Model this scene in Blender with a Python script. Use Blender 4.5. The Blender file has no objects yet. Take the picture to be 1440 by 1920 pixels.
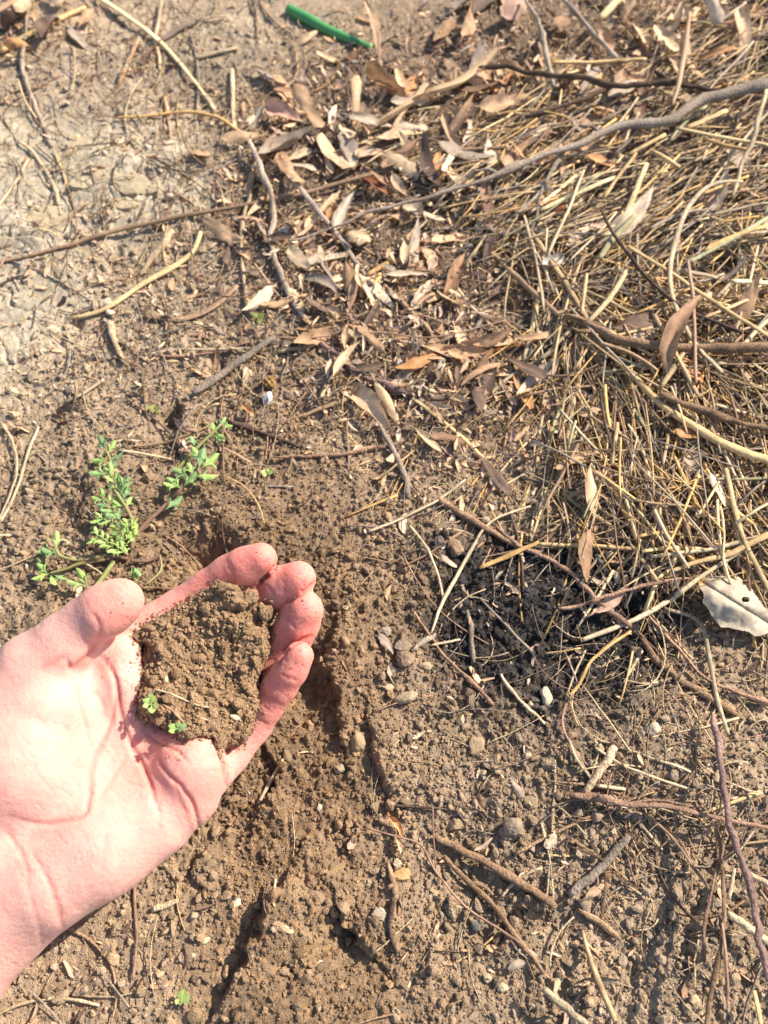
import bpy, math
import numpy as np
from mathutils import Vector
from mathutils.bvhtree import BVHTree

rng = np.random.default_rng(11)
SC = bpy.context.scene
COL = SC.collection

# ------------------------------------------------------------------ camera
CAM_H, PITCH, FPX = 0.36, math.radians(63.0), 1450.0
CAM = np.array([0.0, 0.0, CAM_H])
FW = np.array([0.0, math.cos(PITCH), -math.sin(PITCH)])
RT = np.array([1.0, 0.0, 0.0])
DN = np.array([0.0, -math.sin(PITCH), -math.cos(PITCH)])
cam_data = bpy.data.cameras.new("camera")
cam = bpy.data.objects.new("camera", cam_data)
COL.objects.link(cam)
cam.location = CAM
cam.rotation_euler = (math.pi / 2 - PITCH, 0, 0)
cam_data.sensor_fit = 'VERTICAL'
cam_data.sensor_height = 36.0
cam_data.lens = FPX / 1920.0 * 36.0
cam_data.clip_start = 0.01
cam_data.clip_end = 100.0
cam_data.dof.use_dof = True
cam_data.dof.focus_distance = 0.335
cam_data.dof.aperture_fstop = 10.5
SC.camera = cam

# ------------------------------------------------------------------ light
SUN_EL = math.radians(38.0)
SUN_H = math.atan2(0.55, 1.0)                     # heading of the sun from +X towards +Y
sun_vec = Vector((math.cos(SUN_H) * math.cos(SUN_EL), math.sin(SUN_H) * math.cos(SUN_EL), math.sin(SUN_EL)))
world = bpy.data.worlds.new("World")
SC.world = world
world.use_nodes = True
nt = world.node_tree
nt.nodes.clear()
sky = nt.nodes.new("ShaderNodeTexSky")
sky.sky_type = 'NISHITA'
sky.sun_disc = False
sky.sun_elevation = SUN_EL
sky.sun_rotation = math.pi / 2 - SUN_H
bg = nt.nodes.new("ShaderNodeBackground")
bg.inputs["Strength"].default_value = 0.12
wo = nt.nodes.new("ShaderNodeOutputWorld")
nt.links.new(sky.outputs[0], bg.inputs[0])
nt.links.new(bg.outputs[0], wo.inputs[0])
sd = bpy.data.lights.new("sun", 'SUN')
sd.energy = 5.0
sd.angle = math.radians(0.5)
sd.color = (1.0, 0.91, 0.78)
sun = bpy.data.objects.new("sun", sd)
COL.objects.link(sun)
sun.location = (1, 1, 2)
sun.rotation_euler = sun_vec.to_track_quat('Z', 'Y').to_euler()
SC.view_settings.view_transform = 'Standard'
SC.view_settings.look = 'None'
SC.view_settings.exposure = 0.95
SC.view_settings.gamma = 1.0
SC.view_settings.use_curve_mapping = False

# ------------------------------------------------------------------ helpers
def rays(u, v):
    u = np.asarray(u, float); v = np.asarray(v, float)
    x = (u - 720.0) / FPX; y = (v - 960.0) / FPX
    return FW + x[..., None] * RT + y[..., None] * DN

def to_px(P):
    r = np.asarray(P, float) - CAM
    t = np.maximum(r @ FW, 0.02)
    return 720 + FPX * (r @ RT) / t, 960 + FPX * (r @ DN) / t

def on_plane(u, v, z=0.0):
    d = rays(u, v)
    t = (CAM_H - np.asarray(z)) / np.maximum(-d[..., 2], 0.12)
    return CAM + d * t[..., None]

def seg_dist(U, V, pts):
    """distance to a polyline, signed side (+ right of travel) and position along it"""
    best = np.full(U.shape, 1e9); side = np.zeros(U.shape); along = np.zeros(U.shape)
    n = len(pts) - 1
    for i in range(n):
        ax, ay = pts[i]; bx, by = pts[i + 1]
        dx, dy = bx - ax, by - ay
        L2 = dx * dx + dy * dy + 1e-9
        t = np.clip(((U - ax) * dx + (V - ay) * dy) / L2, 0, 1)
        d = np.hypot(U - ax - t * dx, V - ay - t * dy)
        m = d < best
        best = np.where(m, d, best)
        side = np.where(m, np.sign(dx * (V - ay) - dy * (U - ax)), side)
        along = np.where(m, (i + t) / n, along)
    return best, side, along

def hash2(i, j, s):
    i = i.astype(np.int64); j = j.astype(np.int64)
    h = (i * 374761393 + j * 668265263 + s * 1442695041) & 0xffffffff
    h = ((h ^ (h >> 13)) * 1274126177) & 0xffffffff
    h = (h ^ (h >> 16)) & 0xffffffff
    return h / 4294967295.0

def vnoise(X, Y, s):
    i = np.floor(X); j = np.floor(Y)
    fx = X - i; fy = Y - j
    fx = fx * fx * (3 - 2 * fx); fy = fy * fy * (3 - 2 * fy)
    a = hash2(i, j, s); b = hash2(i + 1, j, s); c = hash2(i, j + 1, s); d = hash2(i + 1, j + 1, s)
    return (a + (b - a) * fx) * (1 - fy) + (c + (d - c) * fx) * fy

def fbm(X, Y, s, o=4):
    r = 0; a = 0.5
    for k in range(o):
        r = r + a * (vnoise(X, Y, s + k * 17) - 0.5); X = X * 2.03 + 11.3; Y = Y * 2.03 - 7.7; a *= 0.5
    return r

def granules(X, Y, cell, fmin, fmax, seed):
    """rounded grains on a jittered lattice: height over the cell size, and the id of the grain"""
    gi = np.floor(X / cell); gj = np.floor(Y / cell)
    best = np.zeros(X.shape); gid = np.zeros(X.shape)
    for di in (-1, 0, 1):
        for dj in (-1, 0, 1):
            i = gi + di; j = gj + dj
            h1 = hash2(i, j, seed); h2 = hash2(i, j, seed + 5); h3 = hash2(i, j, seed + 9); h4 = hash2(i, j, seed + 13)
            cx = (i + h1) * cell; cy = (j + h2) * cell
            r = cell * (fmin + (fmax - fmin) * h3 ** 2)
            ang = h4 * 6.283
            dx = X - cx; dy = Y - cy
            ex = (dx * np.cos(ang) + dy * np.sin(ang)) * (0.8 + 0.5 * h1); ey = (-dx * np.sin(ang) + dy * np.cos(ang)) * (1.25 - 0.4 * h2)
            q = 1 - (ex * ex + ey * ey) / (r * r)
            h = np.where(q > 0, r * np.sqrt(np.maximum(q, 0)) * (0.7 + 0.6 * h4), 0)
            a1 = h1 * 41.0; a2 = a1 + 1.7 + 2.0 * h2          # broken faces cut the round grain
            h = np.minimum(h, r * (0.34 + 0.4 * h2) - 0.85 * (dx * np.cos(a1) + dy * np.sin(a1)))
            h = np.minimum(h, r * (0.42 + 0.4 * h3) - 0.6 * (dx * np.cos(a2) + dy * np.sin(a2)))
            h = np.maximum(h, 0)
            m = h > best
            best = np.where(m, h, best); gid = np.where(m, h3 * 0.5 + h1 * 0.5, gid)
    return best, gid

def sstep(a, b, x):
    t = np.clip((x - a) / (b - a), 0, 1)
    return t * t * (3 - 2 * t)

def blob(U, V, cu, cv, ru, rv, rot=0.0):
    c, s = math.cos(rot), math.sin(rot)
    a = ((U - cu) * c + (V - cv) * s) / ru; b = (-(U - cu) * s + (V - cv) * c) / rv
    return np.exp(-(a * a + b * b))

def in_poly(U, V, poly):
    ins = np.zeros(U.shape, bool)
    n = len(poly)
    for i in range(n):
        x1, y1 = poly[i]; x2, y2 = poly[(i + 1) % n]
        c = ((y1 > V) != (y2 > V)) & (U < (x2 - x1) * (V - y1) / (y2 - y1 + 1e-12) + x1)
        ins ^= c
    return ins

def build_mesh(name, V, F, cols=None, smooth=True):
    """F: one array (n,3)/(n,4) or a list of them; cols: (nverts,3) linear colour"""
    if not isinstance(F, (list, tuple)):
        F = [F]
    F = [np.asarray(f, np.int32) for f in F if len(f)]
    me = bpy.data.meshes.new(name)
    V = np.asarray(V, np.float32)
    me.vertices.add(len(V)); me.vertices.foreach_set("co", V.ravel())
    loops = np.concatenate([f.ravel() for f in F])
    tot = np.concatenate([np.full(len(f), f.shape[1], np.int32) for f in F])
    me.loops.add(len(loops)); me.loops.foreach_set("vertex_index", loops)
    me.polygons.add(len(tot))
    start = np.concatenate([[0], np.cumsum(tot)[:-1]]).astype(np.int32)
    me.polygons.foreach_set("loop_start", start)
    try:
        me.polygons.foreach_set("loop_total", tot)
    except Exception:
        pass
    me.polygons.foreach_set("use_smooth", np.full(len(tot), smooth, bool))
    me.update(calc_edges=True)
    if cols is not None:
        at = me.color_attributes.new("tint", 'FLOAT_COLOR', 'POINT')
        c4 = np.ones((len(V), 4), np.float32); c4[:, :3] = cols
        at.data.foreach_set("color", c4.ravel())
    me.validate()
    return me

def link(name, me, mat=None, parent=None, loc=None):
    o = bpy.data.objects.new(name, me)
    COL.objects.link(o)
    if mat is not None and me is not None and not me.materials:
        me.materials.append(mat)
    if parent is not None:
        o.parent = parent
    if loc is not None:
        o.location = loc
    return o

def tag(o, label=None, cat=None, group=None, kind=None):
    if label: o['label'] = label
    if cat: o['category'] = cat
    if group: o['group'] = group
    if kind: o['kind'] = kind
    return o

def catmull(pts, n):
    p = np.asarray(pts, float)
    if len(p) == 2:
        t = np.linspace(0, 1, n)[:, None]
        return p[0] + (p[1] - p[0]) * t
    seg = np.hypot(*np.diff(p[:, :2], axis=0).T); s = np.concatenate([[0], np.cumsum(seg)])
    q = np.vstack([2 * p[0] - p[1], p, 2 * p[-1] - p[-2]])
    t = np.linspace(0, s[-1], n); i = np.clip(np.searchsorted(s, t) - 1, 0, len(p) - 2)
    f = ((t - s[i]) / np.maximum(s[i + 1] - s[i], 1e-9))[:, None]
    a, b, c, d = q[i], q[i + 1], q[i + 2], q[i + 3]
    return 0.5 * (2 * b + (c - a) * f + (2 * a - 5 * b + 4 * c - d) * f * f + (3 * b - a - 3 * c + d) * f ** 3)

class Acc:
    def __init__(s): s.V = []; s.T = []; s.Q = []; s.C = []; s.n = 0
    def add(s, V, T=None, Q=None, C=None):
        s.V.append(V); s.C.append(C if C is not None else np.ones((len(V), 3)))
        if T is not None and len(T): s.T.append(np.asarray(T) + s.n)
        if Q is not None and len(Q): s.Q.append(np.asarray(Q) + s.n)
        s.n += len(V)
    def mesh(s, name, smooth=True, origin=None):
        V = np.concatenate(s.V)
        if origin is not None: V = V - origin
        F = []
        if s.T: F.append(np.concatenate(s.T))
        if s.Q: F.append(np.concatenate(s.Q))
        return build_mesh(name, V, F, np.concatenate(s.C), smooth)

# ------------------------------------------------------------------ materials
def new_mat(name):
    m = bpy.data.materials.new(name); m.use_nodes = True
    t = m.node_tree; t.nodes.clear()
    out = t.nodes.new("ShaderNodeOutputMaterial")
    b = t.nodes.new("ShaderNodeBsdfPrincipled")
    t.links.new(b.outputs[0], out.inputs[0])
    return m, t, b, out

def tint_mat(name, rough=0.9, spec=0.2, var=0.35, scale=900.0, bump=0.4, bdist=0.0006, bscale=1500.0, trans=0.0, stretch=None):
    m, t, b, out = new_mat(name)
    at = t.nodes.new("ShaderNodeAttribute"); at.attribute_name = "tint"
    co = t.nodes.new("ShaderNodeTexCoord")
    no = t.nodes.new("ShaderNodeTexNoise"); no.inputs["Scale"].default_value = scale; no.inputs["Detail"].default_value = 5
    no.inputs["Roughness"].default_value = 0.65
    t.links.new(co.outputs["Object"], no.inputs["Vector"])
    mr = t.nodes.new("ShaderNodeMapRange")
    mr.inputs["From Min"].default_value = 0.25; mr.inputs["From Max"].default_value = 0.75
    mr.inputs["To Min"].default_value = 1 - var; mr.inputs["To Max"].default_value = 1 + var
    t.links.new(no.outputs[0], mr.inputs["Value"])
    mx = t.nodes.new("ShaderNodeMix"); mx.data_type = 'RGBA'; mx.blend_type = 'MULTIPLY'; mx.inputs[0].default_value = 1.0
    t.links.new(at.outputs["Color"], mx.inputs[6]); t.links.new(mr.outputs[0], mx.inputs[7])
    t.links.new(mx.outputs[2], b.inputs["Base Color"])
    b.inputs["Roughness"].default_value = rough
    b.inputs["Specular IOR Level"].default_value = spec
    if bump:
        n2 = t.nodes.new("ShaderNodeTexNoise"); n2.inputs["Scale"].default_value = bscale; n2.inputs["Detail"].default_value = 4
        t.links.new(co.outputs["Object"], n2.inputs["Vector"])
        bp = t.nodes.new("ShaderNodeBump"); bp.inputs["Strength"].default_value = bump; bp.inputs["Distance"].default_value = bdist
        t.links.new(n2.outputs[0], bp.inputs["Height"]); t.links.new(bp.outputs[0], b.inputs["Normal"])
    if trans:
        tr = t.nodes.new("ShaderNodeBsdfTranslucent")
        t.links.new(mx.outputs[2], tr.inputs["Color"])
        ms = t.nodes.new("ShaderNodeMixShader"); ms.inputs[0].default_value = trans
        t.links.new(b.outputs[0], ms.inputs[1]); t.links.new(tr.outputs[0], ms.inputs[2])
        t.links.new(ms.outputs[0], out.inputs[0])
    return m

M_SOIL = tint_mat("soil", 0.95, 0.1, 0.34, 1300, 1.0, 0.0009, 1700)
M_CRUMB = tint_mat("crumb", 0.95, 0.1, 0.32, 1500, 1.0, 0.0008, 1900)
M_STRAW = tint_mat("straw", 0.65, 0.25, 0.38, 420, 0.5, 0.0005, 800)
M_TWIG = tint_mat("bark", 0.9, 0.12, 0.5, 700, 1.0, 0.001, 900)
M_LEAF = tint_mat("dry_leaf", 0.7, 0.25, 0.3, 350, 0.4, 0.0006, 450, trans=0.18)
M_GREEN = tint_mat("green_leaf", 0.55, 0.3, 0.22, 500, 0.3, 0.0003, 900, trans=0.25)
M_STONE = tint_mat("stone", 0.85, 0.25, 0.25, 500, 0.5, 0.0005, 700)
M_PLASTIC = tint_mat("green_plastic", 0.4, 0.45, 0.12, 120, 0.1, 0.0003, 200)
# ------------------------------------------------------------------ ground
HEAP_POLY = [(700, 330), (880, 420), (985, 560), (1010, 700), (1040, 850), (1110, 960), (1230, 1050), (1460, 1110), (1900, 1100), (2300, -200), (1700, -350), (1250, 60), (960, 200)]
def poly_mask(U, V, poly, soft):
    d, _, _ = seg_dist(U, V, poly + [poly[0]])
    s = np.where(in_poly(U, V, poly), d, -d)
    return sstep(-soft, soft, s)

LEAF_POLY = [(470, 190), (560, 110), (760, 70), (900, -60), (1500, -120), (1500, 130), (1100, 230), (960, 300), (930, 540), (1010, 760), (880, 840), (700, 760), (560, 640), (480, 480), (430, 330)]
CLAY_POLY = [(-500, 300), (120, 220), (300, 230), (400, 320), (380, 400), (200, 450), (120, 480), (150, 560), (80, 660), (0, 760), (-500, 800)]

SCARPS = [  # (pixel path, step mm, fall-off in px): the soil rises to the right of the path and slopes away
    ([(632, 1160), (612, 1250), (625, 1330), (655, 1420)], 9, 90),
    ([(548, 1625), (500, 1700), (455, 1790), (390, 1920)], 10, 150),
    ([(628, 1680), (655, 1750), (700, 1800)], 9, 90),
    ([(372, 1585), (366, 1630), (392, 1700)], 4, 40),
    ([(500, 1380), (520, 1440), (505, 1500), (470, 1540)], 7, 60),
    ([(800, 1770), (782, 1830)], 5, 50),
    ([(1010, 1690), (960, 1730), (900, 1800)], 5, 80),
    ([(325, 760), (330, 800), (352, 870)], 6, 50),
    ([(690, 1330), (700, 1420), (730, 1500)], 6, 80),
    ([(1330, 1650), (1290, 1760), (1290, 1850)], 5, 90),
    ([(770, 1180), (740, 1250)], 4, 50),
]
PITS = [(395, 1045, 42, 34, 16), (318, 775, 15, 15, 14), (115, 765, 15, 12, 7), (400, 685, 18, 16, 6), (140, 607, 12, 8, 5), (648, 1752, 45, 45, 7),
        (1185, 1140, 24, 18, 7), (215, 490, 14, 30, 5), (570, 795, 25, 40, 4), (990, 1725, 60, 30, 7), (690, 1690, 30, 40, 4), (560, 1470, 40, 60, 5),
        (580, 1290, 25, 90, 6), (145, 975, 40, 30, 4), (880, 1620, 30, 30, 3), (900, 1750, 40, 25, 4), (540, 1810, 20, 30, 4), (640, 1600, 20, 40, 4)]
MOUNDS = [(580, 1700, 90, 110, 6), (270, 920, 70, 60, 5), (470, 930, 120, 60, 6), (640, 1240, 60, 120, 5), (90, 1180, 150, 50, 5), (820, 1010, 60, 40, 4),
          (770, 1250, 60, 60, 5), (1290, 1420, 200, 130, 7), (740, 1690, 80, 90, 4), (250, 340, 150, 90, 6), (60, 450, 120, 60, 5), (430, 1000, 60, 40, 4),
          (1040, 1130, 130, 50, 4), (860, 1480, 120, 80, 4), (560, 870, 90, 40, 4)]

def zones(U, V):
    heap = poly_mask(U + 110 * fbm(U / 110, V / 110, 91, 3), V + 110 * fbm(U / 110, V / 110, 95, 3), HEAP_POLY, 110)
    leaf = poly_mask(U + 90 * fbm(U / 110, V / 110, 81, 3), V, LEAF_POLY, 100)
    clay = poly_mask(U, V, CLAY_POLY, 60)
    wob = 60 * fbm(U / 120, V / 120, 71)
    char = np.clip(1.5 * blob(U + wob, V - wob, 1005, 1110, 190, 110, 0.25) + 1.0 * blob(U + wob, V, 1160, 1150, 110, 80) + 0.7 * blob(U, V + wob, 1040, 1260, 190, 130) + 0.6 * blob(U, V, 890, 1200, 90, 80), 0, 1)
    wet = np.clip(blob(U, V, 430, 1150, 330, 330) + blob(U, V, 560, 1560, 190, 420) + 0.8 * blob(U, V, 620, 1850, 260, 160), 0, 1)
    return heap, leaf, clay, char, wet

def macro(X, Y):
    P = np.stack([X, Y, np.zeros_like(X)], -1)
    U, V = to_px(P)
    near = np.clip(1 - np.maximum(0, np.hypot(X, Y - 0.25) - 0.6) / 0.5, 0, 1)
    wu = 46 * fbm(U / 42, V / 42, 301, 4); wv = 46 * fbm(U / 42, V / 42, 331, 4)
    Uw, Vw = U + wu, V + wv
    h = 9 * fbm(X / 0.09, Y / 0.09, 1, 3) + 7 * fbm(X / 0.03, Y / 0.03, 5, 3)
    for pts, hh, fo in SCARPS:
        d, s, a = seg_dist(Uw, Vw, pts)
        env = np.sin(np.clip(a, 0.02, 0.98) * math.pi) ** 0.5
        right = -s   # paths run downwards in the picture: right of the picture is the negative side
        hh = hh * 0.78
        h = h + hh * env * np.where(right > 0, np.exp(-(d / fo) ** 2) * sstep(-6, 10, d), 0) - 0.35 * hh * env * np.where(right <= 0, np.exp(-(d / 30) ** 2), 0)
    for cu, cv, ru, rv, dd in PITS:
        h = h - dd * blob(Uw, Vw, cu, cv, ru, rv)
    for cu, cv, ru, rv, dd in MOUNDS:
        h = h + dd * blob(Uw, Vw, cu, cv, ru, rv)
    heap, leaf, clay, char, wet = zones(U, V)
    h = h + 6 * heap + 3 * leaf + 3 * clay
    # dry crust: cracked plates on the left
    ck = np.abs(fbm(X / 0.03, Y / 0.03, 513, 3)); h = h - 2.2 * clay * np.exp(-(ck / 0.018) ** 2)
    h = h + clay * 3.0 * np.abs(vnoise(X / 0.022 + 3 * fbm(X / .02, Y / .02, 9), Y / 0.022, 41) - 0.5)
    h = h * near
    return h * 0.001, U, V, heap * near, leaf * near, clay * near, char * near, wet * near

def stretch_axis(lo, hi, step0, step1, far, n_far):
    a = [lo]
    while a[-1] < hi:
        f = (a[-1] - lo) / (hi - lo)
        a.append(a[-1] + step0 + (step1 - step0) * f)
    a = np.array(a)
    g = np.geomspace(0.004, far, n_far)
    return np.concatenate([(lo - g)[::-1], a, a[-1] + g])

gs = stretch_axis(-1.0, 1.0, 0.0024, 0.0024, 40.0, 22)
gy = stretch_axis(-0.10, 0.66, 0.0007, 0.0016, 12.0, 22)
def half_width(y):
    return 0.215 + 0.245 * np.clip((np.asarray(y) + 0.06) / 0.72, 0, 1)
GY = np.repeat(gy[:, None], len(gs), 1)
GX = gs[None, :] * half_width(gy)[:, None]
gm, GU, GV, z_heap, z_leaf, z_clay, z_char, z_wet = macro(GX, GY)
wx = GX + 0.0032 * fbm(GX / 0.0042, GY / 0.0042, 611, 4); wy = GY + 0.0032 * fbm(GX / 0.0042, GY / 0.0042, 641, 4)
z_left = np.clip(0.9 * blob(GU, GV, 60, 420, 330, 330) + 0.5 * blob(GU, GV, 420, 60, 280, 140), 0, 1)
calm = (0.45 + 0.55 * sstep(0.3, 0.6, vnoise(GX / 0.045, GY / 0.045, 131))) * (1 - 0.45 * z_left)
g1, id1 = granules(wx, wy, 0.0080, 0.25, 0.60, 3)
g2, id2 = granules(wx + 0.3, wy, 0.0043, 0.28, 0.66, 23)
g3, id3 = granules(wx, wy + 0.7, 0.0024, 0.32, 0.66, 43)
g4, id4 = granules(wx + 0.1, wy + 0.7, 0.0015, 0.35, 0.66, 63)
near = np.clip(1 - np.maximum(0, np.hypot(GX, GY - 0.25) - 0.55) / 0.3, 0, 1)
big = sstep(0.45, 0.65, vnoise(GX / 0.035, GY / 0.035, 88))
rough_z = fbm(GX / 0.0019, GY / 0.0019, 77, 3)
gz = gm + near * calm * (g1 * (0.4 * big * (1 - 0.7 * z_clay)) + g2 * (0.25 + 0.55 * sstep(.3, .6, vnoise(GX / .02, GY / .02, 99))) * (1 - 0.45 * z_clay) + g3 * 0.9 * (1 - 0.3 * z_clay) + g4 * 1.0 + 0.0022 * rough_z)
def srgb(*c):
    c = np.array(c, float) / 255.0
    return np.where(c <= 0.04045, c / 12.92, ((c + 0.055) / 1.055) ** 2.4)
C_DRY, C_WET, C_CLAY, C_CHAR, C_DUFF = srgb(157, 134, 108), srgb(137, 111, 84), srgb(182, 166, 140), srgb(52, 50, 50), srgb(120, 100, 81)
gid = np.where(g2 * 0.85 > g1 * 0.55, id2, id1)
C_LEFT = srgb(178, 158, 132)
gcol = C_DRY + (C_LEFT - C_DRY) * np.clip(z_left, 0, 1)[..., None]
gcol = gcol + (C_WET - gcol) * z_wet[..., None]
gcol = gcol + (C_CLAY - gcol) * (0.9 * z_clay)[..., None]
gcol = gcol + (C_DUFF - gcol) * (0.7 * np.maximum(z_heap, z_leaf))[..., None]
gcol = gcol * (0.82 + 0.36 * gid)[..., None] * (0.9 + 0.5 * (fbm(GX / 0.05, GY / 0.05, 55) + 0.25))[..., None]
tn = (id3 - 0.5)[..., None]
gcol = gcol * (1 + tn * np.array([0.18, 0.10, -0.05]))
chm = sstep(0.08, 1.15, z_char * 1.2 + 0.75 * fbm(GX / 0.012, GY / 0.012, 66, 5))[..., None]
gcol = gcol + (C_CHAR * (0.6 + 0.9 * gid[..., None]) - gcol) * chm * 0.93
ny, nx = GX.shape
idx = np.arange(nx * ny).reshape(ny, nx)
GF = np.stack([idx[:-1, :-1], idx[:-1, 1:], idx[1:, 1:], idx[1:, :-1]], -1).reshape(-1, 4)
gme = build_mesh("ground", np.stack([GX, GY, gz], -1).reshape(-1, 3), GF, gcol.reshape(-1, 3))
ground = link("ground", gme, M_SOIL)
tag(ground, "bare brown crumbly soil with dry pale crust and a charred patch", "ground", kind="structure")

def H(x, y):
    """height of the finished ground"""
    x = np.asarray(x, float); y = np.asarray(y, float)
    s = x / half_width(y)
    i = np.clip(np.searchsorted(gs, s) - 1, 0, nx - 2); j = np.clip(np.searchsorted(gy, y) - 1, 0, ny - 2)
    fx = np.clip((s - gs[i]) / (gs[i + 1] - gs[i]), 0, 1); fy = np.clip((y - gy[j]) / (gy[j + 1] - gy[j]), 0, 1)
    return (gz[j, i] * (1 - fx) + gz[j, i + 1] * fx) * (1 - fy) + (gz[j + 1, i] * (1 - fx) + gz[j + 1, i + 1] * fx) * fy

def hit(u, v, lift=0.0):
    z = np.zeros(np.shape(u))
    for _ in range(8):
        P = on_plane(u, v, z + lift)
        z = 0.5 * z + 0.5 * H(P[..., 0], P[..., 1])
    P = on_plane(u, v, z + lift)
    return P

def colour_at(x, y):
    i = np.clip(np.searchsorted(gs, x / half_width(y)) - 1, 0, nx - 2); j = np.clip(np.searchsorted(gy, y) - 1, 0, ny - 2)
    return gcol[j, i]

# ------------------------------------------------------------------ lumps
def ico(sub):
    t = (1 + 5 ** 0.5) / 2
    V = np.array([(-1, t, 0), (1, t, 0), (-1, -t, 0), (1, -t, 0), (0, -1, t), (0, 1, t), (0, -1, -t), (0, 1, -t), (t, 0, -1), (t, 0, 1), (-t, 0, -1), (-t, 0, 1)], float)
    V /= np.linalg.norm(V[0])
    F = [(0, 11, 5), (0, 5, 1), (0, 1, 7), (0, 7, 10), (0, 10, 11), (1, 5, 9), (5, 11, 4), (11, 10, 2), (10, 7, 6), (7, 1, 8), (3, 9, 4), (3, 4, 2), (3, 2, 6), (3, 6, 8), (3, 8, 9), (4, 9, 5), (2, 4, 11), (6, 2, 10), (8, 6, 7), (9, 8, 1)]
    V = [tuple(x) for x in V]
    for _ in range(sub):
        mid = {}; G = []
        def m(a, b):
            k = (min(a, b), max(a, b))
            if k not in mid:
                p = (np.array(V[a]) + np.array(V[b])) / 2; V.append(tuple(p / np.linalg.norm(p))); mid[k] = len(V) - 1
            return mid[k]
        for a, b, c in F:
            ab, bc, ca = m(a, b), m(b, c), m(c, a)
            G += [(a, ab, ca), (b, bc, ab), (c, ca, bc), (ab, bc, ca)]
        F = G
    return np.array(V), np.array(F)

ICO = [ico(0), ico(1), ico(2), ico(3)]
def lump(sub, seed, rough=0.25, flat=(1, 1, 1)):
    V, F = ICO[sub]
    r = np.random.default_rng(seed)
    d = np.zeros(len(V))
    for k in range(7):
        n = r.normal(size=3); n /= np.linalg.norm(n)
        d += r.uniform(-1, 1) * np.cos(V @ n * r.uniform(1.5, 4.5) + r.uniform(0, 6))
    d = 1 + rough * d / 1.8 + r.normal(0, rough * 0.18, len(V))
    W = V * d[:, None]
    for k in range(6):                                # flat broken faces
        n = r.normal(size=3); n /= np.linalg.norm(n)
        e = np.maximum(0, W @ n - r.uniform(0.5, 0.85))
        W = W - 0.9 * e[:, None] * n
    return W * np.array(flat), F

def rand_rot(n):
    q = rng.normal(size=(n, 4)); q /= np.linalg.norm(q, axis=1)[:, None]
    w, x, y, z = q.T
    return np.stack([1 - 2 * (y * y + z * z), 2 * (x * y - z * w), 2 * (x * z + y * w), 2 * (x * y + z * w), 1 - 2 * (x * x + z * z), 2 * (y * z - x * w), 2 * (x * z - y * w), 2 * (y * z + x * w), 1 - 2 * (x * x + y * y)], -1).reshape(n, 3, 3)

def scatter_lumps(acc, P, R, C, sub, nvar=10, rough=0.42):
    """many lumps into one mesh: P centres, R radii, C colours"""
    var = rng.integers(0, nvar, len(P)); M = rand_rot(len(P))
    sq = rng.uniform(0.65, 1.15, (len(P), 3))
    for k in range(nvar):
        V, F = lump(sub, 100 * sub + k, rough)
        s = np.where(var == k)[0]
        if not len(s): continue
        W = np.einsum('nij,vj->nvi', M[s] * sq[s][:, None, :], V) * R[s][:, None, None] + P[s][:, None, :]
        FF = (F[None] + (np.arange(len(s)) * len(V))[:, None, None]).reshape(-1, 3)
        shade = rng.uniform(0.88, 1.12, (len(s), len(V), 1))
        acc.add(W.reshape(-1, 3), T=FF, C=(C[s][:, None, :] * shade).reshape(-1, 3))

def rand_px(n, pad=160):
    return rng.uniform(-pad, 1440 + pad, n), rng.uniform(-pad, 1920 + pad, n)

# loose crumbs of soil: nobody could count them
def crumbs(n, rmin, rmax, pw, sub, name, label):
    # even spread over the ground, not over the picture: nearer points count more by area
    y = rng.uniform(-0.085, 0.60, n * 4); x = rng.uniform(-0.42, 0.42, n * 4)
    ok = np.abs(x) < 0.20 + 0.30 * np.maximum(y + 0.03, 0) / 0.6
    x, y = x[ok], y[ok]
    U, V = to_px(np.stack([x, y, np.zeros_like(x)], -1))
    heap, leaf, clay, char, wet = zones(U, V)
    coarse = np.clip(blob(U, V, 1000, 1600, 500, 400) + blob(U, V, 800, 1250, 160, 200) + 0.6 * blob(U, V, 150, 700, 250, 250), 0, 1)
    far = np.clip(1.15 - (y - 0.2) / 0.55, 0.25, 1)
    dens = np.clip(0.5 + 0.5 * coarse + 0.3 * wet - 0.45 * heap - 0.25 * leaf - 0.5 * clay - 0.3 * blob(U, V, 60, 420, 330, 330), 0.05, 1) * far
    k = rng.random(len(x)) < dens
    x, y, U, V, clay = x[k], y[k], U[k], V[k], clay[k]
    n = min(n, len(x)); x, y = x[:n], y[:n]
    r = rmin * (1 - rng.random(n) * (1 - (rmin / rmax) ** pw)) ** (-1 / pw)
    P = np.stack([x, y, H(x, y) + r * rng.uniform(-0.1, 0.55, n)], -1)
    C = colour_at(x, y) * rng.uniform(0.8, 1.25, (n, 1))
    pale = rng.random(n) < 0.018
    C[pale] = srgb(176, 156, 128) * rng.uniform(0.6, 1.05, (pale.sum(), 1))
    a = Acc(); scatter_lumps(a, P, r, C, sub)
    o = link(name, a.mesh(name, smooth=False), M_CRUMB)
    return tag(o, label, "soil", kind="stuff")
crumbs(60000, 0.00045, 0.0013, 1.7, 0, "soil_grains", "fine loose grains of brown soil strewn over the ground")
crumbs(6500, 0.0011, 0.0030, 2.4, 1, "soil_crumbs", "loose rounded crumbs of brown soil strewn over the ground")
# ------------------------------------------------------------------ the hand (camera-space millimetres while it is shaped)
def cpt(u, v, z):
    return np.array([(u - 720) / FPX * z, (v - 960) / FPX * z, z])

def cam_to_world(Q):
    Q = np.asarray(Q) * 0.001
    return CAM + Q[..., 0:1] * RT + Q[..., 1:2] * DN + Q[..., 2:3] * FW

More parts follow.
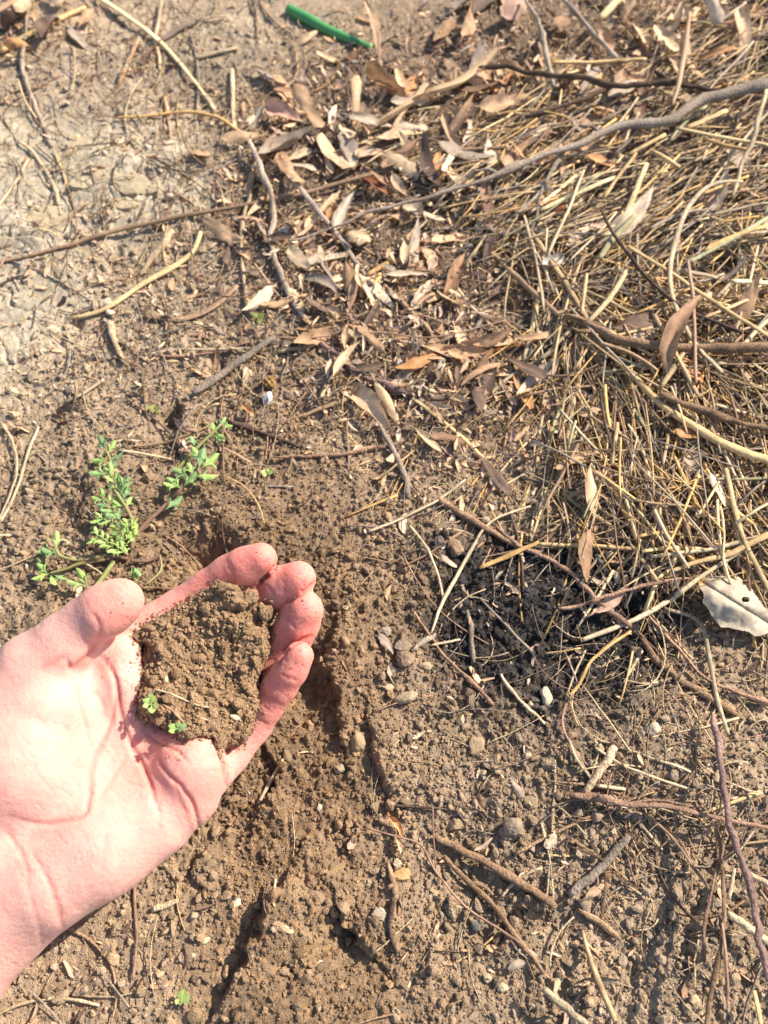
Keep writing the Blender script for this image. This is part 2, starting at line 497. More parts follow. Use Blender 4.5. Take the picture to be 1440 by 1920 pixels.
HX = (-420, 640); HY = (980, 2080)
VOX = 1.15
lo = np.array([-225.0, 2.0, 232.0]); hi = np.array([-22.0, 222.0, 366.0])
ax = [np.arange(lo[k], hi[k], VOX).astype(np.float32) for k in range(3)]
SX, SY, SZ = np.meshgrid(*ax, indexing='ij')

def cone(a, b):
    """rounded cone between (u,v,z,r) and (u,v,z,r)"""
    A = cpt(*a[:3]).astype(np.float32); B = cpt(*b[:3]).astype(np.float32)
    d = B - A; L2 = float(d @ d) + 1e-6
    t = np.clip(((SX - A[0]) * d[0] + (SY - A[1]) * d[1] + (SZ - A[2]) * d[2]) / L2, 0, 1)
    q = np.sqrt((SX - A[0] - t * d[0]) ** 2 + (SY - A[1] - t * d[1]) ** 2 + (SZ - A[2] - t * d[2]) ** 2)
    return q - (a[3] + (b[3] - a[3]) * t)

def smin(a, b, k):
    h = np.maximum(k - np.abs(a - b), 0) / k
    return np.minimum(a, b) - h * h * k * 0.25

def chain(pts, k):
    f = None
    for a, b in zip(pts[:-1], pts[1:]):
        c = cone(a, b)
        f = c if f is None else smin(f, c, k)
    return f

# pixel u, v, depth mm, radius mm
MC_I = [(-20, 1540, 301, 16), (100, 1390, 312, 15), (198, 1262, 323, 13)]
MC_M = [(-10, 1610, 300, 16), (140, 1450, 313, 15), (255, 1335, 323, 12.5)]
MC_R = [(10, 1670, 299, 16), (180, 1520, 312, 14.5), (318, 1408, 322, 12)]
MC_P = [(30, 1710, 298, 15), (210, 1570, 310, 14), (360, 1470, 320, 12)]
palm = chain(MC_I, 6)
for c in (MC_M, MC_R, MC_P):
    palm = smin(palm, chain(c, 6), 10)
palm = smin(palm, chain([(92, 1648, 293, 18.5), (190, 1585, 299, 18.5), (282, 1528, 307, 17.5)], 6), 9)       # heel under the little finger
palm = smin(palm, chain([(-60, 1480, 301, 25), (40, 1420, 303, 24.5), (80, 1330, 306, 20)], 6), 7)            # ball of the thumb
palm = smin(palm, chain([(222, 1226, 318, 9), (228, 1285, 318, 9.5), (252, 1345, 319, 9)], 6), 4)             # pads under the fingers
palm = smin(palm, chain([(288, 1400, 319, 8.5), (330, 1405, 317, 9), (366, 1416, 316, 9.5)], 5), 4)
palm = smin(palm, chain([(322, 1460, 311, 11.5), (358, 1440, 308, 13), (352, 1488, 309, 13)], 5), 4)        # fold below ring and little finger
palm = smin(palm, chain([(-40, 1690, 297, 26), (-206, 1953, 283, 27)], 6), 14)                                # wrist and forearm
palm = smin(palm, chain([(-150, 1620, 300, 24), (-330, 1880, 286, 25)], 6), 14)
thumb = chain([(40, 1290, 306, 17), (62, 1252, 305, 13.2), (122, 1205, 305, 11.2), (160, 1168, 305, 9.7)], 4)
thumb = smin(thumb, chain([(164, 1165, 304, 9.4), (192, 1148, 302, 9.9), (210, 1137, 302, 9.6), (227, 1127, 302, 8.8)], 3), 3.5)
FINGERS = [
    [(207, 1236, 327, 11), (260, 1192, 338, 10.8), (338, 1149, 342, 10.4), (392, 1108, 341, 9.4), (432, 1079, 338, 9.1), (460, 1062, 334, 8.4), (489, 1048, 331, 7.2)],
    [(270, 1330, 327, 10.5), (340, 1260, 341, 10), (420, 1190, 348, 10.2), (460, 1149, 347, 9.4), (496, 1117, 343, 8.9), (527, 1099, 338, 8.6), (559, 1085, 334, 7.9)],
    [(330, 1395, 327, 10.5), (395, 1335, 341, 9.8), (462, 1276, 347, 9.8), (508, 1238, 345, 9.4), (546, 1194, 341, 9.3), (560, 1167, 337, 9.2), (571, 1143, 333, 8.3)],
    [(385, 1462, 325, 9.5), (430, 1416, 334, 8.4), (474, 1357, 338, 8.6), (500, 1320, 335, 7.8), (526, 1284, 331, 7.5), (545, 1256, 327, 7.2), (561, 1230, 325, 6.3)],
]
f = smin(palm, thumb, 5)
body = f
out = None
for k, c in enumerate(FINGERS):
    g = smin(body, chain(c, 2.2), 3.0)
    out = g if out is None else smin(out, g, 0.25)
sdf = out
del SX, SY, SZ, palm, thumb, f, body, out, g

def surface_nets(D, org, vox):
    s = D < 0
    nx_, ny_, nz_ = [n - 1 for n in D.shape]
    acc = np.zeros((nx_, ny_, nz_, 3), np.float32); cnt = np.zeros((nx_, ny_, nz_), np.float32)
    corners = [(i, j, k) for i in (0, 1) for j in (0, 1) for k in (0, 1)]
    def sl(c, A): return A[c[0]:c[0] + nx_, c[1]:c[1] + ny_, c[2]:c[2] + nz_]
    for a in corners:
        for axis in range(3):
            if a[axis]: continue
            b = list(a); b[axis] = 1
            da, db = sl(a, D), sl(b, D)
            m = (da < 0) != (db < 0)
            t = np.where(m, da / (da - db + 1e-12), 0)
            for q in range(3):
                acc[..., q] += np.where(m, a[q] + (t if q == axis else 0), 0)
            cnt += m
    act = cnt > 0
    vid = np.full(act.shape, -1, np.int64); vid[act] = np.arange(act.sum())
    cell = np.argwhere(act)
    V = (cell + acc[act] / cnt[act][:, None]) * vox + org
    Fs = []
    for axis in range(3):
        o1, o2 = [(1, 2), (2, 0), (0, 1)][axis]
        A = [slice(1, -1)] * 3; A[axis] = slice(0, -1)
        B = list(A); B[axis] = slice(1, None)
        sa, sb = s[tuple(A)], s[tuple(B)]
        e = np.argwhere(sa != sb); fl = sa[sa != sb]
        off = np.array([1, 1, 1]); off[axis] = 0
        e = e + off
        def g(d1, d2):
            q = e.copy(); q[:, o1] -= d1; q[:, o2] -= d2
            return vid[q[:, 0], q[:, 1], q[:, 2]]
        quad = np.stack([g(1, 1), g(0, 1), g(0, 0), g(1, 0)], -1)
        quad[~fl] = quad[~fl][:, ::-1]
        Fs.append(quad)
    return V, np.concatenate(Fs)

HV, HF = surface_nets(sdf, lo, VOX)
def relax(V, F, it, lam=0.5):
    E = np.concatenate([F[:, [0, 1]], F[:, [1, 2]], F[:, [2, 3]], F[:, [3, 0]]])
    n = np.bincount(E[:, 0], minlength=len(V)) + np.bincount(E[:, 1], minlength=len(V))
    for _ in range(it):
        S = np.zeros_like(V)
        for q in range(3):
            S[:, q] = np.bincount(E[:, 0], V[E[:, 1], q], len(V)) + np.bincount(E[:, 1], V[E[:, 0], q], len(V))
        V = V + lam * (S / np.maximum(n, 1)[:, None] - V)
    return V
HV = relax(HV, HF, 4)
tmp = link("tmp", build_mesh("tmp", HV, HF))
sm = tmp.modifiers.new("s", 'SUBSURF'); sm.levels = 1; sm.render_levels = 1
dg = bpy.context.evaluated_depsgraph_get()
me2 = bpy.data.meshes.new_from_object(tmp.evaluated_get(dg))
bpy.data.objects.remove(tmp)
n = len(me2.vertices); HV = np.zeros(n * 3, np.float32); me2.vertices.foreach_get("co", HV); HV = HV.reshape(-1, 3).astype(float)
HF = np.zeros(len(me2.loops), np.int32); me2.loops.foreach_get("vertex_index", HF); HF = HF.reshape(-1, 4)
bpy.data.meshes.remove(me2)

def vnormals(V, F):
    nn = np.cross(V[F[:, 2]] - V[F[:, 0]], V[F[:, 3]] - V[F[:, 1]])
    N = np.zeros_like(V)
    for q in range(3):
        for c in range(4):
            N[:, q] += np.bincount(F[:, c], nn[:, q], len(V))
    return N / np.maximum(np.linalg.norm(N, axis=1), 1e-9)[:, None]

def cpx(V):
    return 720 + FPX * V[:, 0] / V[:, 2], 960 + FPX * V[:, 1] / V[:, 2]

HEAP_EDGE = [(404, 1092), (424, 1092), (442, 1098), (455, 1108), (468, 1114), (478, 1130), (498, 1132), (514, 1142), (516, 1156), (504, 1172), (509, 1196), (505, 1226), (492, 1254), (482, 1290), (486, 1327),
             (474, 1355), (466, 1378), (459, 1393), (446, 1392), (436, 1400), (414, 1408), (400, 1385), (372, 1380), (347, 1387), (330, 1378), (313, 1369), (290, 1356), (267, 1352), (258, 1327), (261, 1293), (271, 1267), (267, 1235), (268, 1213), (247, 1193), (266, 1176), (297, 1155), (331, 1138), (362, 1122), (384, 1106)]
CREASES = [  # pixel path, depth mm, half width px
    ([(190, 1232), (204, 1248), (216, 1272), (222, 1300), (226, 1335), (234, 1366), (246, 1395), (268, 1436), (284, 1478), (296, 1520)], 0.95, 4.5),
    ([(212, 1262), (220, 1300), (213, 1332), (201, 1378), (182, 1418), (172, 1450), (168, 1492), (158, 1526), (131, 1538), (70, 1545), (15, 1530)], 0.7, 5),
    ([(140, 1272), (150, 1310), (158, 1345), (168, 1385), (176, 1410)], 0.4, 5),
    ([(172, 1285), (192, 1320), (200, 1350)], 0.25, 4),
    ([(120, 1350), (136, 1400), (146, 1450)], 0.2, 6),
    ([(372, 1556), (366, 1520), (345, 1482), (314, 1450), (300, 1426), (296, 1410)], 0.8, 4),
    ([(268, 1366), (285, 1384), (310, 1398), (337, 1412), (354, 1434)], 0.5, 4),
    ([(244, 1345), (252, 1368), (246, 1398)], 0.35, 4),
    ([(236, 1420), (210, 1460), (186, 1500)], 0.3, 5),
    ([(322, 1455), (340, 1505), (350, 1540)], 0.2, 4),
    ([(296, 1500), (300, 1540), (296, 1570)], 0.22, 6),
    ([(200, 1560), (195, 1600), (188, 1640)], 0.2, 7),
    ([(170, 1146), (181, 1162), (187, 1180), (184, 1202)], 0.4, 4),
    ([(184, 1202), (170, 1226), (148, 1247), (134, 1254), (124, 1236)], 1.0, 6),
    ([(124, 1232), (108, 1238), (92, 1248), (70, 1258)], 0.5, 8),
    ([(5, 1555), (28, 1582), (47, 1616), (54, 1655)], 0.4, 6),
    ([(55, 1590), (85, 1640), (104, 1690), (120, 1752)], 0.45, 6),
    ([(20, 1600), (50, 1660), (70, 1730), (80, 1790)], 0.2, 6),
    ([(225, 1450), (246, 1470), (280, 1475)], 0.18, 3),
    ([(200, 1470), (230, 1500), (262, 1510)], 0.12, 3),
    ([(60, 1330), (90, 1370), (112, 1420)], 0.12, 4), ([(30, 1400), (70, 1450), (110, 1500)], 0.12, 4), ([(150, 1470), (130, 1500), (100, 1520)], 0.12, 4),
    ([(488, 1300), (506, 1308), (520, 1318)], 0.5, 4),
    ([(470, 1345), (490, 1352), (505, 1362)], 0.3, 3),
    ([(425, 1050), (440, 1072)], 0.3, 4),
    ([(521, 1057), (508, 1072), (494, 1087), (480, 1102)], 1.3, 3.2), ([(592, 1090), (574, 1106), (552, 1121), (528, 1136)], 1.3, 3.2), ([(584, 1192), (568, 1199), (549, 1210), (530, 1228), (516, 1250)], 1.3, 3.2),
    ([(500, 1098), (512, 1112), (518, 1128)], 0.35, 3), ([(528, 1150), (544, 1164), (556, 1182)], 0.35, 3), ([(424, 1060), (436, 1076), (440, 1092)], 0.3, 3),
    ([(524, 1262), (540, 1272), (558, 1278)], 0.25, 3),
    ([(404, 1398), (418, 1430), (423, 1460), (423, 1480)], 1.1, 4),
]
NV = vnormals(HV, HF)
vdir = HV / np.linalg.norm(HV, axis=1)[:, None]
facing = -(NV * vdir).sum(1)
if np.mean(facing[np.argsort(HV[:, 2])[:2000]]) < 0:      # nearest points must face the camera
    HF = HF[:, ::-1]; NV = -NV; facing = -facing
hu, hv = cpx(HV)
front = sstep(0.0, 0.3, facing)
disp = np.zeros(len(HV)); groove = np.zeros(len(HV))
for pts, dep, w in CREASES:
    pts = catmull(pts, 28)
    near_ = (hu > pts[:, 0].min() - 40) & (hu < pts[:, 0].max() + 40) & (hv > pts[:, 1].min() - 40) & (hv < pts[:, 1].max() + 40)
    d = np.full(len(hu), 1e3); a = np.zeros(len(hu)); uu, vv = hu[near_], hv[near_]
    d[near_], _, a[near_] = seg_dist(uu + 3.5 * fbm(uu / 14, vv / 14, 9, 3), vv + 3.5 * fbm(uu / 14, vv / 14, 29, 3), pts)
    env = np.clip(np.sin(np.clip(a, 0, 1) * math.pi) * 2.2, 0.25, 1)
    e = np.exp(-(d / w) ** 2) * env * front
    disp += dep * (e - 0.15 * np.exp(-((d - 2.6 * w) / (1.6 * w)) ** 2) * env * front)
    groove = np.maximum(groove, e * min(1, dep / 1.2))
# soft unevenness of the flesh and fine skin lines
disp += 0.55 * fbm(hu / 45, hv / 45, 140, 2) * front
disp += 0.16 * fbm(hu / 9 + hv / 22, hv / 9 - hu / 22, 150, 3) * front
la = np.abs(fbm((hu * 0.8 + hv * 0.6) / 70, (hv * 0.8 - hu * 0.6) / 9, 170, 3)); lb = np.abs(fbm((hu * 0.75 - hv * 0.65) / 80, (hv * 0.75 + hu * 0.65) / 10, 190, 3))
disp += 0.20 * (np.exp(-(la / 0.022) ** 2) * sstep(-.05, .15, fbm(hu / 90, hv / 90, 196, 2)) + np.exp(-(lb / 0.022) ** 2) * sstep(-.05, .15, fbm(hu / 90, hv / 90, 197, 2))) * front
HV = HV - NV * disp[:, None]
NV = vnormals(HV, HF)

# colour of the skin itself: redder at finger ends and creases, paler in the palm, faint mottling
SK_PALM, SK_FING, SK_RED = np.array([0.64, 0.36, 0.295]), np.array([0.70, 0.275, 0.22]), np.array([0.62, 0.12, 0.085])
tipw = np.zeros(len(HV))
for c in FINGERS:
    d, _, a = seg_dist(hu, hv, [(p[0], p[1]) for p in c])
    tipw = np.maximum(tipw, sstep(0.0, 0.55, a) * np.exp(-(d / 60) ** 4))
d, _, a = seg_dist(hu, hv, [(110, 1210), (160, 1168), (227, 1127)])
tipw = np.maximum(tipw, 0.85 * sstep(0.2, 1.0, a) * np.exp(-(d / 60) ** 4))
tipw = np.maximum(tipw, 0.55 * blob(hu, hv, 360, 1450, 90, 90))
mott = fbm(hu / 60, hv / 60, 200, 3)
hc = SK_PALM + (SK_FING - SK_PALM) * np.clip(tipw + 0.5 * mott + 0.05, 0, 1)[:, None]
blotch = sstep(0.0, 0.3, fbm(hu / 34, hv / 34, 210, 4))
hc = hc + (SK_RED - hc) * np.clip(0.5 * groove + 0.14 * blotch + 0.16 * tipw, 0, 0.6)[:, None]
# earth rubbed into the skin of the fingers and round the handful
dd_, _, _ = seg_dist(hu, hv, HEAP_EDGE + [HEAP_EDGE[0]])
dirt = np.clip(np.exp(-dd_ / 22) * 0.8 + 0.45 * tipw, 0, 1) * sstep(0.0, 0.28, fbm(hu / 13, hv / 13, 230, 4)) * front
hc = hc + (srgb(140, 104, 78) - hc) * np.clip(0.5 * dirt + 0.28 * groove * np.exp(-dd_ / 90), 0, 0.45)[:, None]

def skin_mat():
    m, t, b, out = new_mat("skin")
    at = t.nodes.new("ShaderNodeAttribute"); at.attribute_name = "tint"
    co = t.nodes.new("ShaderNodeTexCoord")
    n1 = t.nodes.new("ShaderNodeTexNoise"); n1.inputs["Scale"].default_value = 160; n1.inputs["Detail"].default_value = 6
    t.links.new(co.outputs["Object"], n1.inputs["Vector"])
    mr = t.nodes.new("ShaderNodeMapRange"); mr.inputs["From Min"].default_value = 0.3; mr.inputs["From Max"].default_value = 0.7
    mr.inputs["To Min"].default_value = 0.92; mr.inputs["To Max"].default_value = 1.05
    t.links.new(n1.outputs[0], mr.inputs["Value"])
    mx = t.nodes.new("ShaderNodeMix"); mx.data_type = 'RGBA'; mx.blend_type = 'MULTIPLY'; mx.inputs[0].default_value = 1
    t.links.new(at.outputs["Color"], mx.inputs[6]); t.links.new(mr.outputs[0], mx.inputs[7])
    t.links.new(mx.outputs[2], b.inputs["Base Color"])
    b.inputs["Roughness"].default_value = 0.56
    b.inputs["Specular IOR Level"].default_value = 0.28
    b.inputs["Subsurface Weight"].default_value = 0.8
    b.inputs["Subsurface Radius"].default_value = (1.0, 0.32, 0.16)
    b.inputs["Subsurface Scale"].default_value = 0.006
    vo = t.nodes.new("ShaderNodeTexVoronoi"); vo.inputs["Scale"].default_value = 900
    t.links.new(co.outputs["Object"], vo.inputs["Vector"])
    n2 = t.nodes.new("ShaderNodeTexNoise"); n2.inputs["Scale"].default_value = 420; n2.inputs["Detail"].default_value = 5
    t.links.new(co.outputs["Object"], n2.inputs["Vector"])
    ad = t.nodes.new("ShaderNodeMath"); ad.operation = 'MULTIPLY_ADD'; ad.inputs[1].default_value = 0.35
    t.links.new(vo.outputs["Distance"], ad.inputs[0]); t.links.new(n2.outputs[0], ad.inputs[2])
    bp = t.nodes.new("ShaderNodeBump"); bp.inputs["Strength"].default_value = 0.5; bp.inputs["Distance"].default_value = 0.0006
    t.links.new(ad.outputs[0], bp.inputs["Height"]); t.links.new(bp.outputs[0], b.inputs["Normal"])
    return m
M_SKIN = skin_mat()
HW = cam_to_world(HV)
base = np.array([HW[:, 0].mean(), HW[:, 1].mean(), HW[:, 2].min()])
hand = link("person", build_mesh("person", HW - base, HF, hc), M_SKIN, loc=base)
tag(hand, "bare left hand and wrist held palm up, fingers cupped around a heap of soil", "hand")
bvh = BVHTree.FromPolygons([Vector(p) for p in HV], HF.tolist())
def hand_depth(u, v):
    d = Vector(((u - 720) / FPX, (v - 960) / FPX, 1.0))
    r = bvh.ray_cast(Vector((0, 0, 0)), d)
    return (r[0].z, r[1]) if r[0] is not None else (float('nan'), None)

# ------------------------------------------------------------------ the handful of soil
st = 1.5
us = np.arange(232, 552, st); vs = np.arange(1058, 1424, st)
SU, SV = np.meshgrid(us, vs)
ju = 9 * fbm(SU / 11, SV / 11, 400, 3); jv = 9 * fbm(SU / 11, SV / 11, 430, 3)
mask = in_poly(SU + ju, SV + jv, HEAP_EDGE)
Zh = np.array([[hand_depth(u, v)[0] for u in us] for v in vs])
Zh = np.where(np.isnan(Zh), 342.0, Zh)
Zs = np.where(mask, Zh.mean(), Zh)
phi = np.zeros_like(Zs)
Z0 = Zh.copy()
for it in range(2200):
    av = 0.25 * (np.roll(Z0, 1, 0) + np.roll(Z0, -1, 0) + np.roll(Z0, 1, 1) + np.roll(Z0, -1, 1))
    Z0 = np.where(mask, av, Zh)
    ap = 0.25 * (np.roll(phi, 1, 0) + np.roll(phi, -1, 0) + np.roll(phi, 1, 1) + np.roll(phi, -1, 1) + 1)
    phi = np.where(mask, ap, 0)
dome = (phi / phi.max()) ** 0.45
SM = SU * 0.23e-3; SN = SV * 0.23e-3
SMw = SM + 0.0022 * fbm(SM / 0.003, SN / 0.003, 571, 4); SNw = SN + 0.0022 * fbm(SM / 0.003, SN / 0.003, 581, 4)
b1, i1 = granules(SMw, SNw, 0.0056, 0.26, 0.62, 503)
b2, i2 = granules(SMw + .2, SNw, 0.0028, 0.3, 0.66, 523)
b3, i3 = granules(SMw, SNw + .3, 0.0014, 0.35, 0.66, 543)
Zs = Z0 + 1.0 - 15.0 * dome - (b1 * 0.6 * sstep(.45, .6, vnoise(SM / .016, SN / .016, 5)) * 1.6 + b2 * 1.5 + b3 * 1.1) * 1000 * np.clip(dome * 4, 0, 1) - 8 * fbm(SM / 0.011, SN / 0.014, 560, 3) * np.clip(dome * 3, 0, 1)
pit = lambda cu, cv, ru, rv, dd: dd * blob(SU, SV, cu, cv, ru, rv)
Zs = Zs + pit(440, 1146, 26, 9, 5) + pit(486, 1160, 16, 14, 6.0) + pit(432, 1200, 8, 14, 2.2) + pit(300, 1160, 14, 10, 2.0) + pit(440, 1298, 8, 14, 2) + pit(280, 1245, 12, 20, 1.8) + pit(510, 1200, 10, 14, 2)
Zs = np.minimum(Zs, Zh + 1.0)
scol = (srgb(148, 120, 91)) * (0.8 + 0.4 * np.where(b2 > b1 * .6, i2, i1))[..., None] * (1 + (i3 - 0.5)[..., None] * np.array([0.2, 0.1, -0.05]))
sel = mask | np.roll(mask, 1, 0) | np.roll(mask, -1, 0) | np.roll(mask, 1, 1) | np.roll(mask, -1, 1)
Zs = np.where(mask, Zs, Zh + 1.0)
ids = np.full(sel.shape, -1); ids[sel] = np.arange(sel.sum())
Q = np.stack([(SU - 720) / FPX * Zs, (SV - 960) / FPX * Zs, Zs], -1)
q4 = np.stack([ids[:-1, :-1], ids[1:, :-1], ids[1:, 1:], ids[:-1, 1:]], -1).reshape(-1, 4)
q4 = q4[(q4 >= 0).all(1)]
heapW = cam_to_world(Q[sel])
hb = np.array([heapW[:, 0].mean(), heapW[:, 1].mean(), heapW[:, 2].min()])
# orient towards the camera
t0 = q4[len(q4) // 2]; nn = np.cross(heapW[t0[1]] - heapW[t0[0]], heapW[t0[2]] - heapW[t0[0]])
if nn @ (CAM - heapW[t0[0]]) < 0: q4 = q4[:, ::-1]
heap = link("soil_heap", build_mesh("soil_heap", heapW - hb, q4, scol[sel]), M_CRUMB, loc=hb)
tag(heap, "handful of dark brown crumbly soil heaped in the open hand", "soil")

def heap_depth(u, v):
    i = int(np.clip(round((u - us[0]) / st), 0, len(us) - 1)); j = int(np.clip(round((v - vs[0]) / st), 0, len(vs) - 1))
    return Zs[j, i] if mask[j, i] else hand_depth(u, v)[0]
def heap_point(u, v, up=0.0):
    z = heap_depth(u, v) - up
    return cam_to_world(cpt(u, v, z))
# crumbs on the heap
mi = np.argwhere(mask)
k = mi[rng.integers(0, len(mi), 3600)]
cu = us[k[:, 1]] + rng.uniform(-1, 1, len(k)); cv = vs[k[:, 0]] + rng.uniform(-1, 1, len(k))
r = 0.27 * (1 - rng.random(len(k)) * 0.93) ** (-1 / 1.9)
z = Zs[k[:, 0], k[:, 1]] - r * rng.uniform(-0.2, 0.6, len(k))
P = cam_to_world(np.stack([(cu - 720) / FPX * z, (cv - 960) / FPX * z, z], -1))
C = srgb(150, 122, 93) * rng.uniform(0.75, 1.3, (len(k), 1)) * (1 + rng.normal(0, 0.05, (len(k), 3)))
pl = rng.random(len(k)) < 0.02; C[pl] = srgb(185, 165, 130)
a = Acc(); bigm = r > 0.8
scatter_lumps(a, P[~bigm] - hb, r[~bigm] * 0.001, C[~bigm], 0, rough=0.3); scatter_lumps(a, P[bigm] - hb, r[bigm] * 0.001, C[bigm], 1, rough=0.3)
o = link("crumbs", a.mesh("crumbs", smooth=False), M_CRUMB, heap); o['kind'] = 'stuff'
for (u, v, rp, sq, sd_) in [(464, 1120, 21, (1, .85, .6), 5), (497, 1150, 15, (1, .9, .8), 6), (420, 1102, 12, (1, .8, .7), 7), (455, 1135, 11, (1, .8, .7), 8), (442, 1170, 9, (1, 1, .7), 9), (412, 1390, 13, (.8, 1, .7), 10), (456, 1380, 12, (.8, 1.1, .7), 11), (355, 1380, 12, (1, .8, .7), 12), (300, 1350, 11, (1.1, .8, .7), 13), (280, 1180, 11, (1, .9, .7), 14), (345, 1165, 13, (1, .9, .7), 15), (385, 1140, 15, (1, .8, .7), 16), (300, 1215, 12, (1, .9, .7), 17), (420, 1215, 14, (.9, 1, .7), 18), (375, 1235, 11, (1, .9, .7), 19), (330, 1260, 13, (1, .9, .7), 20), (455, 1255, 12, (1, .8, .7), 21), (400, 1300, 13, (1, .9, .7), 22), (360, 1320, 10, (1, .9, .7), 23), (445, 1320, 13, (.9, 1, .7), 24), (312, 1310, 10, (1, 1, .7), 25), (484, 1200, 13, (.9, 1, .8), 26), (480, 1240, 10, (1, 1, .7), 27), (290, 1280, 12, (1, 1, .7), 28), (398, 1362, 12, (1, .9, .7), 29), (350, 1205, 9, (1, 1, .7), 30), (430, 1175, 10, (1, 1, .7), 31)]:
    zz = heap_depth(u, v); rr = rp * zz / FPX
    V, F = lump(3, sd_ * 31, 0.34, sq)
    V = V + 0.05 * np.sin(V[:, [1, 2, 0]] * 17) + rng.normal(0, 0.02, V.shape)
    c = srgb(146, 118, 90) * rng.uniform(0.85, 1.15, (len(V), 1))
    link("soil_clod", build_mesh("soil_clod", cam_to_world(V * rr + cpt(u, v, zz - 0.35 * rr)) - hb, F, c), M_CRUMB, heap)
# crumbs spilling over the rim of the handful
ep = catmull(HEAP_EDGE + [HEAP_EDGE[0]], 900)
k = rng.integers(0, len(ep), 620); cu = ep[k, 0] + rng.normal(0, 5, len(k)); cv = ep[k, 1] + rng.normal(0, 5, len(k))
zz = np.array([heap_depth(x, y) for x, y in zip(cu, cv)]); ok = zz == zz
cu, cv, zz = cu[ok], cv[ok], zz[ok]; r = 0.32 * (1 - rng.random(len(cu)) * 0.93) ** (-1 / 2.0); z = zz - 0.5 * r
P = cam_to_world(np.stack([(cu - 720) / FPX * z, (cv - 960) / FPX * z, z], -1))
a = Acc(); scatter_lumps(a, P - hb, r * 0.001, srgb(150, 122, 93) * rng.uniform(0.75, 1.25, (len(r), 1)), 1, rough=0.3)
o = link("crumbs", a.mesh("crumbs", smooth=False), M_CRUMB, heap); o['kind'] = 'stuff'
# grains stuck to the skin
G = []
for (u0, v0, su, sv, n_) in [(470, 1050, 28, 16, 34), (555, 1085, 24, 16, 46), (580, 1140, 20, 22, 70), (545, 1245, 22, 26, 40), (515, 1290, 16, 20, 30), (225, 1150, 26, 22, 22), (255, 1215, 14, 16, 16), (245, 1255, 8, 18, 20), (235, 1310, 8, 10, 12), (330, 1420, 16, 6, 22), (425, 1420, 9, 22, 50), (440, 1440, 12, 14, 14), (505, 1060, 16, 20, 20), (300, 1125, 40, 14, 14), (380, 1405, 40, 12, 16), (490, 1310, 14, 24, 30), (250, 1290, 10, 40, 40), (285, 1372, 22, 12, 36), (330, 1404, 24, 10, 30), (205, 1255, 10, 16, 14), (550, 1170, 20, 24, 40), (500, 1070, 20, 18, 30)]:
    for _ in range(int(n_ * 0.7)):
        u = rng.normal(u0, su); v = rng.normal(v0, sv); zz, nrm = hand_depth(u, v)
        if zz == zz and nrm is not None:
            G.append((u, v, zz))
G = np.array(G); r = 0.15 * (1 - rng.random(len(G)) * 0.96) ** (-1 / 2.2)
z = G[:, 2] - 0.3 * r
P = cam_to_world(np.stack([(G[:, 0] - 720) / FPX * z, (G[:, 1] - 960) / FPX * z, z], -1))
a = Acc(); scatter_lumps(a, P, r * 0.001, srgb(156, 126, 98) * rng.uniform(0.7, 1.25, (len(G), 1)), 0, rough=0.3)
tag(link("skin_grit", a.mesh("skin_grit"), M_CRUMB), "specks of brown soil stuck to the fingers and palm of the hand", "soil", kind="stuff")
# ------------------------------------------------------------------ stalks, twigs and leaves
def tube(P, R, sides=6, flat=1.0, roll=0.0):
    """swept tube with closed ends"""
    n = len(P)
    T = np.gradient(P, axis=0); T /= np.maximum(np.linalg.norm(T, axis=1), 1e-12)[:, None]
    S = np.cross(T, np.array([0.0, 0.02, 1.0])); L = np.linalg.norm(S, axis=1)
    S[L < 1e-3] = (1, 0, 0); S /= np.linalg.norm(S, axis=1)[:, None]
    U = np.cross(S, T)
    a = np.linspace(0, 2 * math.pi, sides, endpoint=False) + roll
    ring = (np.cos(a)[None, :, None] * S[:, None, :] + flat * np.sin(a)[None, :, None] * U[:, None, :]) * np.asarray(R)[:, None, None]
    V = (P[:, None, :] + ring).reshape(-1, 3)
    i = np.arange(n - 1)[:, None] * sides; j = np.arange(sides)[None, :]; jn = (j + 1) % sides
    Q = np.stack([i + j, i + jn, i + sides + jn, i + sides + j], -1).reshape(-1, 4)
    V = np.vstack([V, P[0], P[-1]]); c0, c1 = n * sides, n * sides + 1
    jj = np.arange(sides); jk = (jj + 1) % sides
    Tt = np.concatenate([np.stack([np.full(sides, c0), jk, jj], -1), np.stack([np.full(sides, c1), (n - 1) * sides + jj, (n - 1) * sides + jk], -1)])
    return V, Q, Tt

PAL = {
    'straw': (srgb(204, 176, 128), srgb(216, 190, 144), srgb(172, 144, 106), srgb(190, 158, 110)),
    'gold': (srgb(206, 164, 102), srgb(198, 156, 98)),
    'pale': (srgb(186, 164, 132), srgb(172, 150, 120), srgb(180, 160, 128)),
    'green': (srgb(150, 146, 112), srgb(160, 150, 108)),
    'grey': (srgb(148, 132, 116), srgb(134, 119, 105), srgb(158, 141, 122)),
    'brown': (srgb(144, 116, 90), srgb(132, 106, 82), srgb(156, 126, 98)),
    'dark': (srgb(84, 68, 58), srgb(96, 78, 64)),
    'red': (srgb(154, 122, 100), srgb(144, 112, 92), srgb(164, 130, 106)),
    'purple': (srgb(134, 108, 98), srgb(142, 118, 106)),
    'orange': (srgb(176, 114, 62), srgb(168, 104, 54)),
}
def pal(c):
    p = PAL[c]
    return p[rng.integers(len(p))] * rng.uniform(0.85, 1.12)

def smooth1(a, w):
    if w < 1: return a
    k = np.hanning(2 * w + 3)[1:-1]; k /= k.sum()
    return np.convolve(np.pad(a, w, mode='edge'), k, 'valid')

